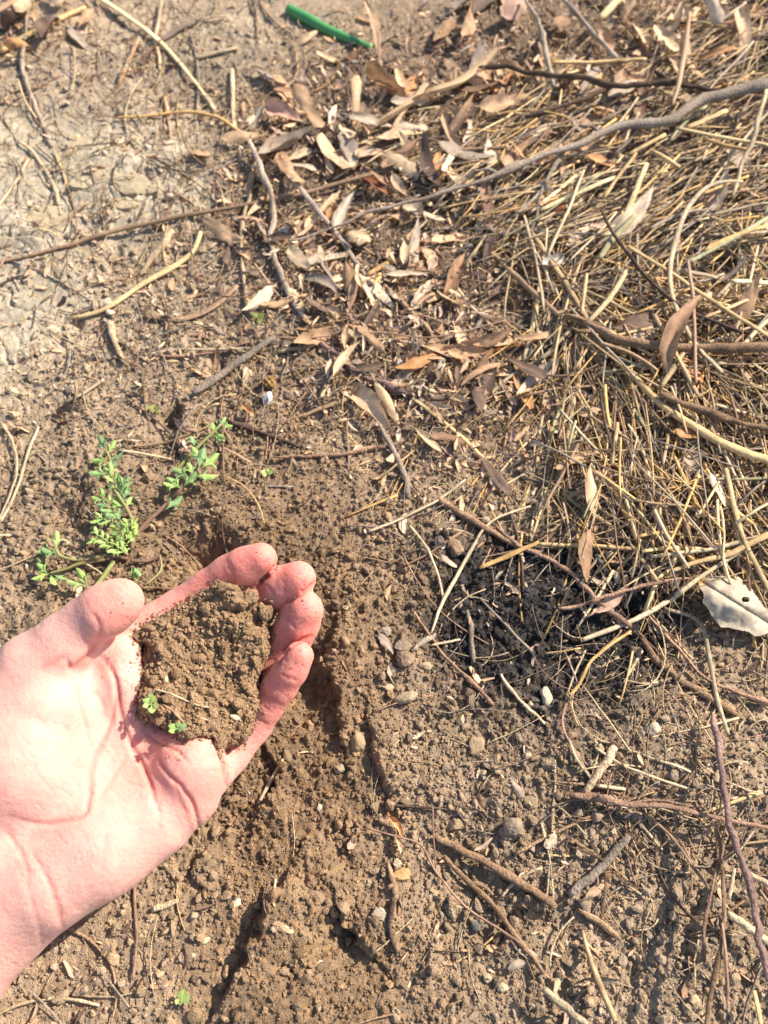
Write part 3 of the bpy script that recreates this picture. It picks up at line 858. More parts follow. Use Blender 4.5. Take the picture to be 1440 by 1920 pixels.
STICKS_PX = []
def stick_geo(P, R, kind, col, sides=7, knots=True):
    """radius noise, joints and colour along one stalk or twig; P in metres"""
    n = len(P)
    t = np.linspace(0, 1, n)
    R = np.asarray(R, float)
    C = np.repeat(pal(col)[None], n, 0)
    C = C * (0.78 + 0.44 * vnoise(t * n / 3.0 + rng.uniform(0, 99), t * 0 + 3, 31))[:, None]
    R = R * (1 + 0.16 * (vnoise(t * n / 4 + rng.uniform(0, 99), t * 0 + 1, 37) - 0.5))
    R = R * np.minimum(1, 0.78 + 0.22 * np.minimum(t, 1 - t) * n / rng.uniform(0.8, 2.5))
    C = C * (1 + 0.22 * (vnoise(t * rng.uniform(3, 8) + rng.uniform(0, 99), t * 0, 3) - 0.5))[:, None]
    if kind == 'twig':
        if knots: R = R * np.interp(t, [0, 1], [1.12, 0.72] if rng.random() < .5 else [0.72, 1.12])
        R = R * (1 + (0.30 if knots else 0.10) * (vnoise(t * n / 2.5 + rng.uniform(0, 99), t * 0, 7) - 0.5) + 0.18 * (vnoise(t * n / 1.2, t * 0 + rng.uniform(0, 99), 8) - 0.5))
        for _ in range(rng.integers(1, 4) if knots else 0):
            q = rng.random(); R = R * (1 + 0.35 * np.exp(-((t - q) * n / 1.3) ** 2))
        C = C * (1 + 0.35 * (vnoise(t * n / 2, t * 0 + 5, 17) - 0.5))[:, None]
        V, Q, T = tube(P, R, sides, 0.92)
        V[:-2] += rng.normal(0, 0.08 if knots else 0.04, (n * sides, 3)) * np.repeat(R, sides)[:, None]
    else:
        if knots and n > 8:
            for q in rng.uniform(0.1, 0.9, rng.integers(0, 3)):
                e = np.exp(-((t - q) * n / 0.9) ** 2); R = R * (1 + 0.22 * e); C = C * (1 - 0.35 * e[:, None])
        V, Q, T = tube(P, R, sides, rng.uniform(0.35, 0.9), rng.uniform(0, 1))
    CC = np.concatenate([np.repeat(C, sides, 0), C[:1] * 0.6, C[-1:] * 0.6])
    ridge = 1 + 0.5 * (rng.random(sides) - 0.5)
    CC[:-2] = (CC[:-2].reshape(n, sides, 3) * ridge[None, :, None]).reshape(-1, 3)
    return V, Q, T, CC

def lay(px, rpx, lift=(0.0, 0.0), n=None, stiff=0.35):
    """a pixel path laid on the ground: world points and radii"""
    px = np.asarray(px, float)
    L = np.hypot(*np.diff(px, axis=0).T).sum()
    n = n or int(np.clip(L / 9, 8, 64))
    p = catmull(px, n)
    rr = np.interp(np.linspace(0, 1, n), np.linspace(0, 1, len(np.atleast_1d(rpx))), np.atleast_1d(rpx)) if np.ndim(rpx) else np.full(n, float(rpx))
    z = np.zeros(n); li = np.linspace(lift[0], lift[1], n) * 0.001
    for _ in range(5):
        P = on_plane(p[:, 0], p[:, 1], z)
        d = np.linalg.norm(P - CAM, axis=1)
        R = rr * d / FPX
        h = H(P[:, 0], P[:, 1])
        w = int(n * stiff)
        zs = np.maximum(smooth1(h, w), h - 0.9 * R)
        z = smooth1(np.maximum(zs, smooth1(zs, max(1, w // 2))), 1) + np.where(li > 0.0065, 0.75, 0.35) * R + 0.55 * li * np.where(li > 0.0065, 1.82, 1) 
    return on_plane(p[:, 0], p[:, 1], z), R

def add_stick(kindname, px, rpx, col, label, cat, group=None, lift=(0, 0), mat=None, stiff=0.35, forks=()):
    rpx = np.asarray(rpx, float) * (0.80 if mat is M_TWIG else 0.74)
    px = catmull(px, max(len(px) * 3, 9)); px[1:-1] += rng.normal(0, (1.6 if kindname == 'branch' else 0.9) if mat is M_TWIG else 0.35, (len(px) - 2, 2))
    P, R = lay(px, rpx, lift, stiff=stiff)
    kind = 'twig' if mat is M_TWIG else 'straw'
    a = Acc(); V, Q, T, C = stick_geo(P, R, kind, col, knots=kindname != 'stick')
    a.add(V, T=T, Q=Q, C=C)
    o0 = P[len(P) // 2] - np.array([0, 0, R.mean()])
    ob = link(kindname, a.mesh(kindname, origin=o0), mat or M_STRAW, loc=o0)
    tag(ob, label, cat, group)
    for fpx, fr, fl in forks:      # side shoots are parts of the same twig
        P2, R2 = lay(fpx, np.asarray(fr, float) * 0.8, fl, stiff=stiff)
        a2 = Acc(); V, Q, T, C = stick_geo(P2, R2, kind, col); a2.add(V, T=T, Q=Q, C=C)
        link("side_shoot", a2.mesh("side_shoot", origin=o0), mat or M_STRAW, ob)
    STICKS_PX.append((kindname, px))
    return ob

S, W = M_STRAW, M_TWIG
STICKS = [
 # name, pixel path, radius px, colour, label, lift mm, material
 ("twig", [(48, 20), (50, 47), (45, 83), (40, 117), (45, 143), (57, 177), (68, 203), (78, 227), (87, 253), (98, 277)], 4, 'grey', "thin grey twig winding down from the top left corner past an orange leaf", (6, 0), W),
 ("straw_stalk", [(0, 97), (57, 63), (107, 37), (160, 13)], (6, 5), 'straw', "thick pale stalk crossing the top left corner under the dark leaves", (4, 4), S),
 ("stick", [(-20, 44), (57, 0), (90, -22)], 6, 'grey', "grey stick cut by the very top left corner of the picture", (5, 5), W),
 ("straw_stalk", [(180, -8), (233, 27), (287, 67), (327, 107), (370, 160), (402, 206)], (5.5, 4), 'straw', "long straight pale stalk slanting down from the top edge left of the green rod", (6, 2), S),
 ("straw_stalk", [(303, 0), (297, 40), (289, 73)], 4, 'pale', "short upright pale stalk meeting the long slanting stalk at the top", (5, 5), S),
 ("straw_stalk", [(289, 73), (298, 105), (300, 133)], (4, 3), 'pale', "short pale stalk hanging below the crossing at the top left", (3, 1), S),
 ("twig", [(300, 78), (335, 55), (380, 30)], 4.5, 'grey', "short grey twig right of the crossing stalks at the top left", (4, 4), W),
 ("twig", [(257, 77), (245, 105), (233, 133), (222, 160)], 4.5, 'brown', "short brown twig below the long slanting stalk at the top left", (3, 1), W),
 ("straw_stalk", [(357, 63), (368, 110), (372, 160), (367, 227)], 3.2, 'grey', "thin grey upright stem left of the pale upright stake", (3, 1), S),
 ("straw_stalk", [(366, 110), (405, 99), (443, 90)], 4, 'pale', "short pale stalk lying level right of the thin grey upright stem", (3, 2), S),
 ("stick", [(435, 130), (437, 200), (441, 273)], 5, 'pale', "straight pale upright stake on bare soil left of the leaf litter", (3, 3), S),
 ("straw_stalk", [(215, 221), (267, 218), (320, 212), (360, 210), (407, 220), (443, 243), (463, 254)], (3, 5), 'gold', "arched orange straw on the pale soil left of the leaf litter", (3, 6), S),
 ("twig", [(307, 180), (315, 217), (318, 240), (322, 267)], 4.5, 'brown', "short brown twig crossing under the arched orange straw", (1, 1), W),
 ("straw_stalk", [(33, 263), (60, 283), (83, 317), (103, 353), (113, 403)], (3, 4.5), 'pale', "curved pale stem on the pale crust at the left edge", (3, 3), S),
 ("straw_stalk", [(53, 297), (30, 340), (-15, 400)], 4, 'pale', "thin pale stem leaving the left edge below the curved pale stem", (2, 2), S),
 ("straw_stalk", [(100, 280), (117, 320), (125, 347)], 3, 'straw', "short thin straw right of the curved pale stem", (2, 1), S),
 ("straw_stalk", [(-40, 500), (100, 468), (200, 437), (320, 410), (440, 388), (560, 365), (647, 340), (763, 310), (813, 287), (960, 276)], (3, 5.5, 5.5, 5, 5), 'brown', "very long flat straw lying across the picture from the left edge into the leaf litter", (3, 7), S),
 ("straw_stalk", [(377, 433), (360, 473), (320, 503), (267, 533), (213, 570), (167, 590), (127, 597)], (6, 7, 4), 'straw', "bowed brown straw below the very long flat straw on the left", (4, 3), S),
 ("twig", [(323, 433), (283, 487), (260, 517)], 6.5, 'pale', "short pale stick left of the bowed brown straw", (2, 2), W),
 ("twig", [(470, 320), (470, 360), (455, 415), (452, 470), (455, 513), (462, 560), (472, 594)], 5, 'pale', "pale wavering twig running down left of the purple twig", (6, 2), W),
 ("twig", [(466, 262), (480, 293), (493, 330), (507, 360), (512, 413), (505, 445), (515, 483), (530, 523), (547, 563), (573, 597), (596, 634)], (5, 6, 6.5, 6.5), 'grey', "long winding grey twig ending at the purple root piece", (8, 3), W),
 ("root", [(600, 643), (615, 654), (640, 670), (667, 697), (690, 709), (713, 717), (740, 730), (764, 739)], (6.5, 7.5, 8.5, 9), 'purple', "short purplish red root piece lying above the tan leaf in the middle", (5, 3), W),
 ("twig", [(520, 660), (560, 654), (598, 644)], 4.5, 'pale', "short pale twig joining the purple root piece from the left", (3, 4), W),
 ("stick", [(547, 333), (590, 387), (627, 433), (660, 480), (690, 525), (713, 573)], (6.5, 6, 5), 'grey', "straight grey jointed stalk slanting through the brown leaves in the middle top", (9, 2), S),
 ("stick", [(362, 738), (440, 684), (516, 632)], (9, 8), 'grey', "straight grey stick on bare soil left of the purple root piece", (4, 5), W),
 ("straw_stalk", [(560, 783), (610, 763), (667, 742)], 5.5, 'straw', "straight pale straw left of the large tan leaf in the middle", (3, 4), S),
 ("straw_stalk", [(687, 517), (720, 497), (763, 483)], 6.5, 'gold', "short golden straw above the purple root piece among brown leaves", (4, 4), S),
 ("straw_stalk", [(713, 513), (702, 533), (692, 558)], 6, 'gold', "short golden straw stub below the golden straw in the brown leaves", (3, 2), S),
 ("straw_stalk", [(773, 747), (813, 777), (863, 817), (913, 867)], (4.5, 5.5), 'straw', "straight brown straw running down right from the purple root piece", (4, 3), S),
 ("stick", [(710, 793), (733, 837), (757, 887), (768, 936)], (6, 8), 'grey', "grey stick below the tip of the large tan leaf", (4, 3), W),
 ("straw_stalk", [(513, 857), (580, 855), (640, 852), (680, 843), (722, 837)], (3.5, 5), 'red', "level reddish stem on bare soil left of the grey stick", (3, 3), W),
 ("twig", [(430, 790), (480, 807), (523, 823), (563, 838)], 5, 'dark', "dark grey twig right of the tip of the green weed", (2, 2), W),
 ("rootlet", [(517, 632), (580, 633), (650, 627), (713, 623), (813, 632), (950, 600)], 2, 'red', "hair thin red brown root strung level above the purple root piece", (6, 7), S),
 ("root", [(843, 663), (870, 665), (907, 662), (960, 650), (1005, 640)], 4.5, 'orange', "orange brown bowed root right of the purple root piece", (4, 4), W),
 ("straw_stalk", [(747, 583), (813, 597), (873, 627), (907, 657), (937, 707), (953, 760), (953, 800), (943, 846)], 3.2, 'brown', "thin brown stem bending down in a wide arc in the middle", (6, 3), S),
 ("twig", [(720, 535), (760, 575), (800, 613), (830, 657), (870, 693), (932, 711)], 5.5, 'brown', "knobbly brown twig between the hair thin root and the arcing stem", (4, 3), W),
 ("straw_stalk", [(827, 783), (893, 757), (960, 703), (1017, 670), (1073, 615)], 4.2, 'pale', "pale straw slanting up to the frayed end of the broken stick", (3, 8), S),
 ("straw_stalk", [(850, 530), (880, 570), (913, 603), (965, 640)], 4, 'pale', "thin pale stem below the folded tan leaf", (3, 3), S),
 ("straw_stalk", [(813, 523), (806, 565), (800, 608)], 4.2, 'straw', "short upright straw left of the folded tan leaf", (2, 2), S),
 ("branch", [(540, 452), (620, 430), (700, 397), (830, 363), (937, 327), (960, 313), (1060, 277), (1127, 250), (1193, 233), (1250, 227), (1313, 190), (1377, 173), (1450, 156)], (3, 4, 5, 6.5, 7.5, 9, 10.5, 11.5), 'grey', "long grey branch curving across the straw heap to the right edge", (8, 22), W),
 ("branch", [(895, 126), (960, 128), (1020, 143), (1077, 143), (1147, 160), (1193, 160), (1247, 155), (1293, 163), (1365, 176)], (4, 5.5, 6.5, 7, 6), 'dark', "dark crooked branch lying above the long grey branch", (10, 18), W),
 ("twig", [(983, -5), (1007, 37), (1020, 77), (1030, 133), (1037, 162)], (4, 5), 'grey', "thin grey twig coming down from the top edge left of the brown upright stalk", (14, 10), W),
 ("twig", [(1053, -5), (1103, 50), (1157, 112)], 4.5, 'grey', "straight grey twig slanting from the top edge towards the dark crooked branch", (14, 12), W),
 ("stick", [(1293, 23), (1285, 83), (1273, 153), (1260, 198)], (4, 6, 6, 4), 'brown', "flat brown stalk standing upright across the dark crooked branch", (22, 20), S),
 ("straw_stalk", [(1033, 117), (1120, 117), (1212, 111)], 4.5, 'straw', "level pale straw above the dark crooked branch", (11, 12), S),
 ("straw_stalk", [(1123, 37), (1163, -4)], 8, 'straw', "thick bright straw end at the top edge", (14, 15), S),
 ("twig", [(1437, 170), (1420, 227), (1413, 263), (1390, 310), (1383, 343), (1372, 370)], 4.5, 'pale', "whitish wavy twig hanging below the right end of the long grey branch", (24, 20), W),
 ("straw_stalk", [(1393, 340), (1343, 343), (1307, 367), (1280, 410), (1263, 467), (1257, 500), (1258, 540), (1270, 580), (1293, 627), (1317, 660), (1355, 698)], (4.5, 6, 6, 5.5), 'pale', "pale straw bent in a big hook at the right of the straw heap", (22, 14), S),
 ("straw_stalk", [(1267, 240), (1350, 257), (1445, 274)], 4.5, 'straw', "straight straw under the right end of the long grey branch", (22, 22), S),
 ("straw_stalk", [(1013, 394), (1117, 347), (1155, 332)], 5.5, 'straw', "straight straw below the fork of the long grey branch", (10, 12), S),
 ("straw_stalk", [(1173, 402), (1190, 363), (1213, 306)], 6, 'straw', "bright straw standing steeply below the long grey branch", (14, 14), S),
 ("straw_stalk", [(1123, 485), (1155, 442), (1192, 402)], 7, 'green', "greenish straw along the edge of the large beige leaf", (14, 15), S),
 ("straw_stalk", [(1131, 372), (1160, 330), (1193, 287)], 4.2, 'straw', "thin straw slanting up to the long grey branch near its middle", (14, 15), S),
 ("straw_stalk", [(1177, 291), (1247, 252)], 5, 'straw', "straw just under the long grey branch where it bends", (14, 15), S),
 ("straw_stalk", [(1223, 283), (1275, 314)], 5.5, 'straw', "short straw sloping down right under the long grey branch", (18, 18), S),
 ("straw_stalk", [(1285, 241), (1363, 207)], 6.5, 'straw', "bright straw close below the right part of the long grey branch", (20, 21), S),
 ("straw_stalk", [(1318, 259), (1360, 273), (1403, 281)], 4.5, 'gold', "golden straw with a joint left of the whitish wavy twig", (21, 22), S),
 ("twig", [(1127, 393), (1150, 440), (1193, 497), (1243, 550), (1293, 583), (1390, 623)], (3.5, 4.5, 4), 'dark', "long dark grey stem slanting down right through the straw heap", (18, 16), W),
 ("straw_stalk", [(1177, 462), (1260, 513), (1360, 580), (1447, 634)], 5.2, 'straw', "long straight straw from the beige leaf down to the right edge", (17, 18), S),
 ("straw_stalk", [(995, 432), (1050, 513), (1083, 567), (1105, 604)], 6, 'straw', "pale straw ending at the frayed end of the broken stick", (10, 10), S),
 ("straw_stalk", [(900, 455), (960, 510), (1003, 550), (1050, 592)], 7, 'brown', "brown stalk slanting down to the frayed end of the broken stick", (5, 9), S),
 ("stick", [(1058, 592), (1110, 610), (1160, 637), (1227, 647), (1273, 652), (1343, 653), (1450, 650)], (9, 11, 11.5, 11), 'brown', "thick broken stick with a frayed end lying level in the straw heap", (9, 14), W),
 ("straw_stalk", [(1093, 627), (1147, 667), (1200, 717), (1243, 760), (1293, 793), (1360, 833), (1450, 866)], (5, 7, 10, 12, 12), 'straw', "thickest pale stalk sloping down to the right edge below the broken stick", (8, 12), S),
 ("twig", [(1237, 740), (1280, 757), (1327, 773), (1373, 790), (1447, 805)], (6, 9, 8), 'brown', "brown bark covered twig above the thickest pale stalk", (12, 12), W),
 ("straw_stalk", [(1103, 633), (1140, 700), (1160, 760), (1168, 802)], 5.5, 'straw', "straw sloping steeply below the frayed end of the broken stick", (7, 4), S),
 ("straw_stalk", [(1147, 707), (1187, 767), (1220, 817), (1265, 886)], 5.2, 'green', "straight greenish straw left of the thickest pale stalk", (7, 6), S),
 ("straw_stalk", [(1087, 627), (1080, 683), (1063, 733), (1037, 797), (1026, 840)], 4.5, 'green', "leftmost of three straws bunched below the frayed end of the broken stick", (7, 3), S),
 ("straw_stalk", [(1094, 640), (1083, 700), (1068, 760), (1044, 830)], 4.5, 'brown', "middle one of three straws bunched below the frayed end of the broken stick", (8, 3), S),
 ("straw_stalk", [(1088, 687), (1077, 747), (1063, 823), (1052, 872)], 5.5, 'straw', "rightmost of three straws bunched below the frayed end of the broken stick", (7, 3), S),
 ("straw_stalk", [(1101, 605), (1140, 563), (1175, 507)], 6.2, 'straw', "bright straw rising from the frayed end of the broken stick", (11, 13), S),
 ("straw_stalk", [(1100, 513), (1095, 550), (1090, 588)], 4.5, 'straw', "short straw above the frayed end of the broken stick", (11, 11), S),
 ("straw_stalk", [(1013, 528), (1000, 607), (983, 674)], 5.5, 'straw', "straw below the crumpled whitish leaf scrap", (7, 5), S),
 ("straw_stalk", [(1073, 613), (1023, 667), (958, 709)], 4.5, 'pale', "whitish straw slanting down left from the broken stick", (7, 4), S),
 ("straw_stalk", [(1227, 590), (1260, 650), (1311, 745)], 5.5, 'straw', "straw crossing the broken stick behind the upright brown leaf", (16, 12), S),
 ("straw_stalk", [(1295, 641), (1237, 728)], 6, 'straw', "short straw right of the upright brown leaf below the broken stick", (12, 11), S),
 ("straw_stalk", [(1290, 488), (1300, 580), (1305, 718)], 4.2, 'red', "straight red brown stem standing across the broken stick", (19, 15), S),
 ("straw_stalk", [(1315, 598), (1402, 562)], 4.2, 'straw', "thin straw above the right part of the broken stick", (17, 17), S),
 ("straw_stalk", [(1275, 506), (1345, 521)], 6, 'pale', "short pale straw inside the big hooked straw", (16, 17), S),
 ("straw_stalk", [(1370, 527), (1447, 531)], 6.5, 'straw', "bright level straw at the right edge above the broken stick", (18, 18), S),
 ("straw_stalk", [(1290, 492), (1360, 455), (1447, 405)], 5.5, 'green', "greenish straw rising to the right edge beside the big hooked straw", (19, 19), S),
 ("straw_stalk", [(1320, 470), (1380, 440), (1447, 420)], 5, 'gold', "golden straw rising to the right edge beside the big hooked straw", (20, 19), S),
 ("straw_stalk", [(1100, 805), (1127, 860), (1153, 920), (1177, 970), (1197, 1017)], (6, 7.5, 7), 'gold', "thick golden straw sloping down to the knotted straw joint", (4, 6), S),
 ("straw_stalk", [(1117, 812), (1153, 860), (1202, 920)], 4, 'gold', "thin golden straw right of the thick golden straw", (4, 3), S),
 ("straw_stalk", [(1154, 895), (1196, 926), (1238, 953), (1277, 989)], 7, 'gold', "thick golden straw ending in the knotted straw joint from the upper left", (4, 7), S),
 ("straw_stalk", [(1055, 923), (1092, 953), (1138, 981), (1177, 1015), (1199, 1042), (1233, 1090)], 5.5, 'straw', "pale straw crossing the charred soil down to the straw crossing", (3, 7), S),
 ("straw_stalk", [(1008, 1020), (1065, 1023), (1122, 1024), (1199, 1031)], 5.2, 'straw', "level straw across the charred soil", (5, 6), S),
 ("straw_stalk", [(899, 1065), (950, 1043), (1010, 1016)], (6, 6.5, 5), 'gold', "golden straw with an open cut end pointing left over the charred soil", (5, 6), S),
 ("straw_stalk", [(1203, 1034), (1263, 1027), (1369, 1032)], 5.2, 'straw', "level straw right of the knotted straw joint", (7, 7), S),
 ("straw_stalk", [(1197, 1006), (1230, 999), (1265, 998)], 4.5, 'gold', "short golden straw pointing left from the knotted straw joint", (7, 7), S),
 ("straw_stalk", [(1448, 1000), (1407, 1018), (1367, 1039), (1306, 1054), (1258, 1071)], (8, 7, 5), 'straw', "thick straw reaching in from the right edge above the whitish leaf", (10, 8), S),
 ("straw_stalk", [(1445, 998), (1367, 1046), (1306, 1087), (1260, 1121), (1190, 1162), (1090, 1201)], (6, 5.5, 6.5, 6), 'pale', "long whitish stalk from the right edge past the whitish leaf to the charred soil", (9, 4), S),
 ("straw_stalk", [(1272, 1027), (1257, 1063), (1232, 1091), (1207, 1151)], 5.2, 'straw', "straw hanging down left from the knotted straw joint", (7, 5), S),
 ("straw_stalk", [(1284, 1024), (1303, 1070), (1299, 1105)], 5.2, 'straw', "short bent straw hanging down right from the knotted straw joint", (7, 5), S),
 ("straw_stalk", [(1361, 878), (1376, 947), (1394, 1011), (1428, 1079), (1447, 1116)], 6.2, 'straw', "pale straw running down beside the right edge to the whitish leaf", (11, 10), S),
 ("straw_stalk", [(1171, 880), (1214, 926), (1270, 965), (1340, 1015)], 4.2, 'straw', "thin straw parallel to the thick golden one right of it", (6, 7), S),
 ("twig", [(930, 985), (965, 1018), (1000, 1036), (1061, 1066), (1107, 1112), (1144, 1146), (1184, 1174)], 5.5, 'red', "red brown twig crossing the charred soil", (3, 6), W),
 ("stick", [(821, 934), (862, 961), (906, 988), (965, 1022), (1012, 1036)], (8.5, 8.5, 7, 5), 'brown', "grey brown stick lying into the charred soil from the upper left", (3, 3), W),
 ("twig", [(1046, 1140), (1076, 1138), (1138, 1118), (1199, 1100), (1257, 1088), (1292, 1084)], (3.5, 4.5), 'red', "thin reddish twig over the tan leaf on the charred soil", (6, 8), W),
 ("stick", [(1199, 1189), (1232, 1238), (1275, 1274), (1321, 1302), (1388, 1346)], (6, 8.5, 7.5, 6), 'brown', "crooked brown stick below the straw crossing left of the whitish leaf", (3, 3), W),
 ("twig", [(1214, 1152), (1266, 1210), (1321, 1271), (1382, 1299), (1447, 1322)], 4.5, 'red', "reddish twig running above the crooked brown stick to the right edge", (5, 6), W),
 ("straw_stalk", [(1245, 1140), (1309, 1164), (1327, 1216), (1342, 1299), (1366, 1378)], (4.5, 5.5, 5), 'pale', "bent pale stalk coming down from the whitish leaf to the long purple brown branch", (6, 5), S),
 ("rootlet", [(1183, 1183), (1147, 1207), (1107, 1241), (1089, 1277), (1063, 1312)], 3.8, 'gold', "wiry golden stem curving down left from the straw crossing", (6, 5), S),
 ("rootlet", [(1064, 1311), (1055, 1360), (1078, 1408), (1112, 1465)], 3, 'red', "wiry stem hanging from the small seed head below the charred soil", (4, 3), S),
 ("rootlet", [(1061, 1305), (1078, 1262), (1098, 1219)], 2.4, 'pale', "hair thin pale stem above the small seed head below the charred soil", (4, 4), S),
 ("branch", [(1338, 1340), (1344, 1380), (1351, 1428), (1357, 1485), (1367, 1549), (1389, 1610), (1408, 1668), (1421, 1741), (1440, 1840)], (6, 7, 8, 9, 9), 'purple', "long purple brown branch running down the right edge", (8, 30), W),
 ("twig", [(1069, 1490), (1124, 1498), (1184, 1509), (1252, 1511), (1315, 1527), (1447, 1554)], (6.5, 6, 5), 'red', "red brown twig lying level left of the long purple brown branch", (6, 10), W),
 ("rootlet", [(1035, 1514), (1065, 1502), (1100, 1500), (1133, 1511), (1175, 1523)], 2.4, 'red', "hair thin stem looping below the left end of the level red brown twig", (4, 4), S),
 ("stick", [(1153, 1400), (1126, 1444), (1096, 1488)], (10, 10, 9), 'pale', "flat pale wood chip above the left end of the level red brown twig", (3, 4), W),
 ("twig", [(1066, 1384), (1079, 1418), (1101, 1450), (1118, 1474)], 3.5, 'pale', "thin pale stem leaning on the flat pale wood chip", (5, 5), S),
 ("straw_stalk", [(1119, 1473), (1173, 1480)], 4.2, 'pale', "short white straw at the lower end of the flat pale wood chip", (5, 4), S),
 ("stick", [(1067, 1678), (1120, 1633), (1150, 1598), (1179, 1566)], (8, 9, 9, 7.5), 'grey', "short weathered grey stick lying alone on the soil at the lower right", (4, 4), W),
 ("stick", [(815, 1569), (881, 1602), (927, 1626), (1000, 1669), (1043, 1701)], (7, 8, 9.5, 7), 'brown', "brown stick pointing at the short weathered grey stick", (5, 5), W),
 ("twig", [(833, 1606), (875, 1651), (915, 1687), (942, 1718), (970, 1761), (1000, 1797), (1020, 1826)], (4, 6, 6.5, 5.5), 'brown', "brown twig with a peeling end below the brown stick", (4, 6), W),
 ("rootlet", [(688, 1553), (731, 1565), (786, 1583), (814, 1629), (854, 1681), (884, 1709), (927, 1736), (975, 1768)], (2.2, 3), 'red', "hair thin red brown root strung along the brown twig at the bottom", (6, 7), S),
 ("rootlet", [(811, 1512), (813, 1570), (817, 1628)], 2.2, 'red', "hair thin upright stem at the left end of the brown stick", (6, 6), S),
 ("twig", [(727, 1614), (737, 1648), (740, 1678)], 5, 'brown', "short brown twig below the yellow seed husk", (3, 3), W),
 ("twig", [(738, 1682), (731, 1740), (743, 1786)], 5, 'dark', "short dark twig below the short brown twig and the yellow husk", (3, 2), W),
 ("straw_stalk", [(1092, 1744), (1105, 1795), (1127, 1853), (1154, 1915)], (4, 6.5, 7), 'straw', "bright pale straw at the bottom edge", (5, 10), S),
 ("stick", [(1018, 1853), (1060, 1888), (1100, 1922)], 7.5, 'pale', "pale blurred stick at the bottom edge left of the bright straw", (8, 9), W),
 ("twig", [(1085, 1706), (1124, 1728), (1163, 1762)], 5, 'brown', "short brown twig below the short weathered grey stick", (3, 4), W),
 ("rootlet", [(1136, 1624), (1135, 1668), (1127, 1727)], 3.2, 'brown', "thin brown stem right of the short weathered grey stick", (4, 4), S),
 ("rootlet", [(1208, 1525), (1258, 1568), (1293, 1616), (1330, 1667)], 3.2, 'brown', "thin brown stem from the level red brown twig down to the hanging rootlets", (5, 10), S),
 ("rootlet", [(1357, 1584), (1341, 1648), (1328, 1693), (1319, 1747), (1320, 1804)], 3.8, 'red', "left one of two reddish rootlets hanging beside the long purple brown branch", (14, 20), W),
 ("rootlet", [(1341, 1540), (1354, 1629), (1357, 1706), (1351, 1779), (1335, 1853), (1324, 1930)], 4.2, 'brown', "right one of two reddish rootlets hanging beside the long purple brown branch", (14, 24), W),
 ("rootlet", [(1354, 1730), (1361, 1795), (1365, 1890)], 3.2, 'red', "short rootlet at the bottom right between the hanging ones and the branch", (20, 24), S),
 ("stick", [(1363, 1712), (1405, 1741), (1447, 1770)], 7.5, 'pale', "pale stick passing under the long purple brown branch low at the right edge", (9, 10), W),
 ("stick", [(1397, 1635), (1447, 1661)], 6.5, 'pale', "short pale stick right of the long purple brown branch", (9, 9), W),
 ("straw_stalk", [(1414, 1857), (1428, 1925)], 5, 'straw', "short pale straw in the bottom right corner", (10, 12), S),
 ("twig", [(1377, 1628), (1367, 1686)], 4.5, 'pale', "short pale twig just left of the long purple brown branch", (9, 9), S),
 ("stick", [(284, 1706), (310, 1698), (335, 1688)], (6, 6, 5), 'pale', "small pale wood chip on bare soil below the palm", (2, 3), W),
 ("rootlet", [(252, 1660), (253, 1700), (256, 1760), (250, 1838)], 3.5, 'red', "thin reddish stem lying upright on bare soil below the palm", (2, 3), S),
 ("straw_stalk", [(531, 1423), (510, 1460), (484, 1508)], 4, 'pale', "thin pale stem on the dug soil right below the little finger", (4, 3), S),
 ("twig", [(768, 985), (788, 1010), (804, 1034), (822, 1081), (831, 1124)], 3.2, 'pale', "thin pale stem curving down left of the dark round clod", (4, 5), S),
 ("straw_stalk", [(995, 949), (935, 970), (906, 993), (889, 1020), (868, 1058), (845, 1101), (830, 1128), (808, 1188)], (2.4, 3, 4.5, 5, 3), 'pale', "long curved pale grass stem between the dark clod and the charred soil", (5, 4), S),
 ("twig", [(772, 1143), (801, 1186), (822, 1215), (854, 1250), (892, 1285), (926, 1323)], 3.8, 'red', "reddish twig below the curved pale grass stem", (4, 3), W),
 ("bark_chip", [(772, 1220), (795, 1203), (817, 1188)], (4, 9, 6), 'grey', "small grey bark piece above the three round clods", (4, 4), W),
 ("twig", [(808, 1210), (835, 1204), (863, 1199)], 3.2, 'pale', "short pale stem right of the small grey bark piece", (4, 4), S),
 ("twig", [(876, 1144), (883, 1180), (884, 1212), (888, 1243)], 4.8, 'grey', "short twisted grey stem left of the charred soil", (3, 2), W),
 ("twig", [(939, 1264), (965, 1302), (992, 1330), (1022, 1357)], 4.2, 'pale', "short whitish stem below the charred soil", (3, 3), W),
 ("straw_stalk", [(690, 997), (731, 982), (775, 961), (825, 935), (873, 899)], (4.2, 3.5, 3), 'pale', "pale stem with a reddish end left of the grey brown stick", (4, 6), S),
 ("rootlet", [(676, 1043), (708, 1050), (740, 1053), (778, 1018)], 2.2, 'brown', "hair thin bowed root left of the dark round clod", (4, 4), S),
 ("straw_stalk", [(300, 1040), (301, 1070), (271, 1098)], 2.8, 'green', "bent green stem between the thumb and the weed", (4, 3), M_GREEN),
 ("twig", [(262, 1101), (295, 1102), (325, 1103)], 3, 'brown', "thin brown twig between the thumb and the forefinger", (4, 4), W),
 ("twig", [(1116, 1402), (1160, 1430), (1205, 1450), (1300, 1482)], 3.2, 'pale', "thin pale stem running right from the flat pale wood chip", (4, 4), S),
 ("twig", [(0, 980), (30, 920), (55, 840), (72, 800)], 3.6, 'pale', "thin pale stem at the left edge beside the weed", (3, 3), S),
 ("twig", [(-5, 985), (30, 890), (25, 830), (0, 790)], 3, 'pale', "thin pale stem bowing along the left edge beside the weed", (4, 4), S),
 ("twig", [(225, 845), (265, 850), (325, 862)], 3.4, 'pale', "short pale stem right of the top leaves of the weed", (3, 3), S),
 ("twig", [(411, 835), (440, 850), (470, 867)], 3.2, 'red', "thin reddish stem right of the weed", (3, 3), S),
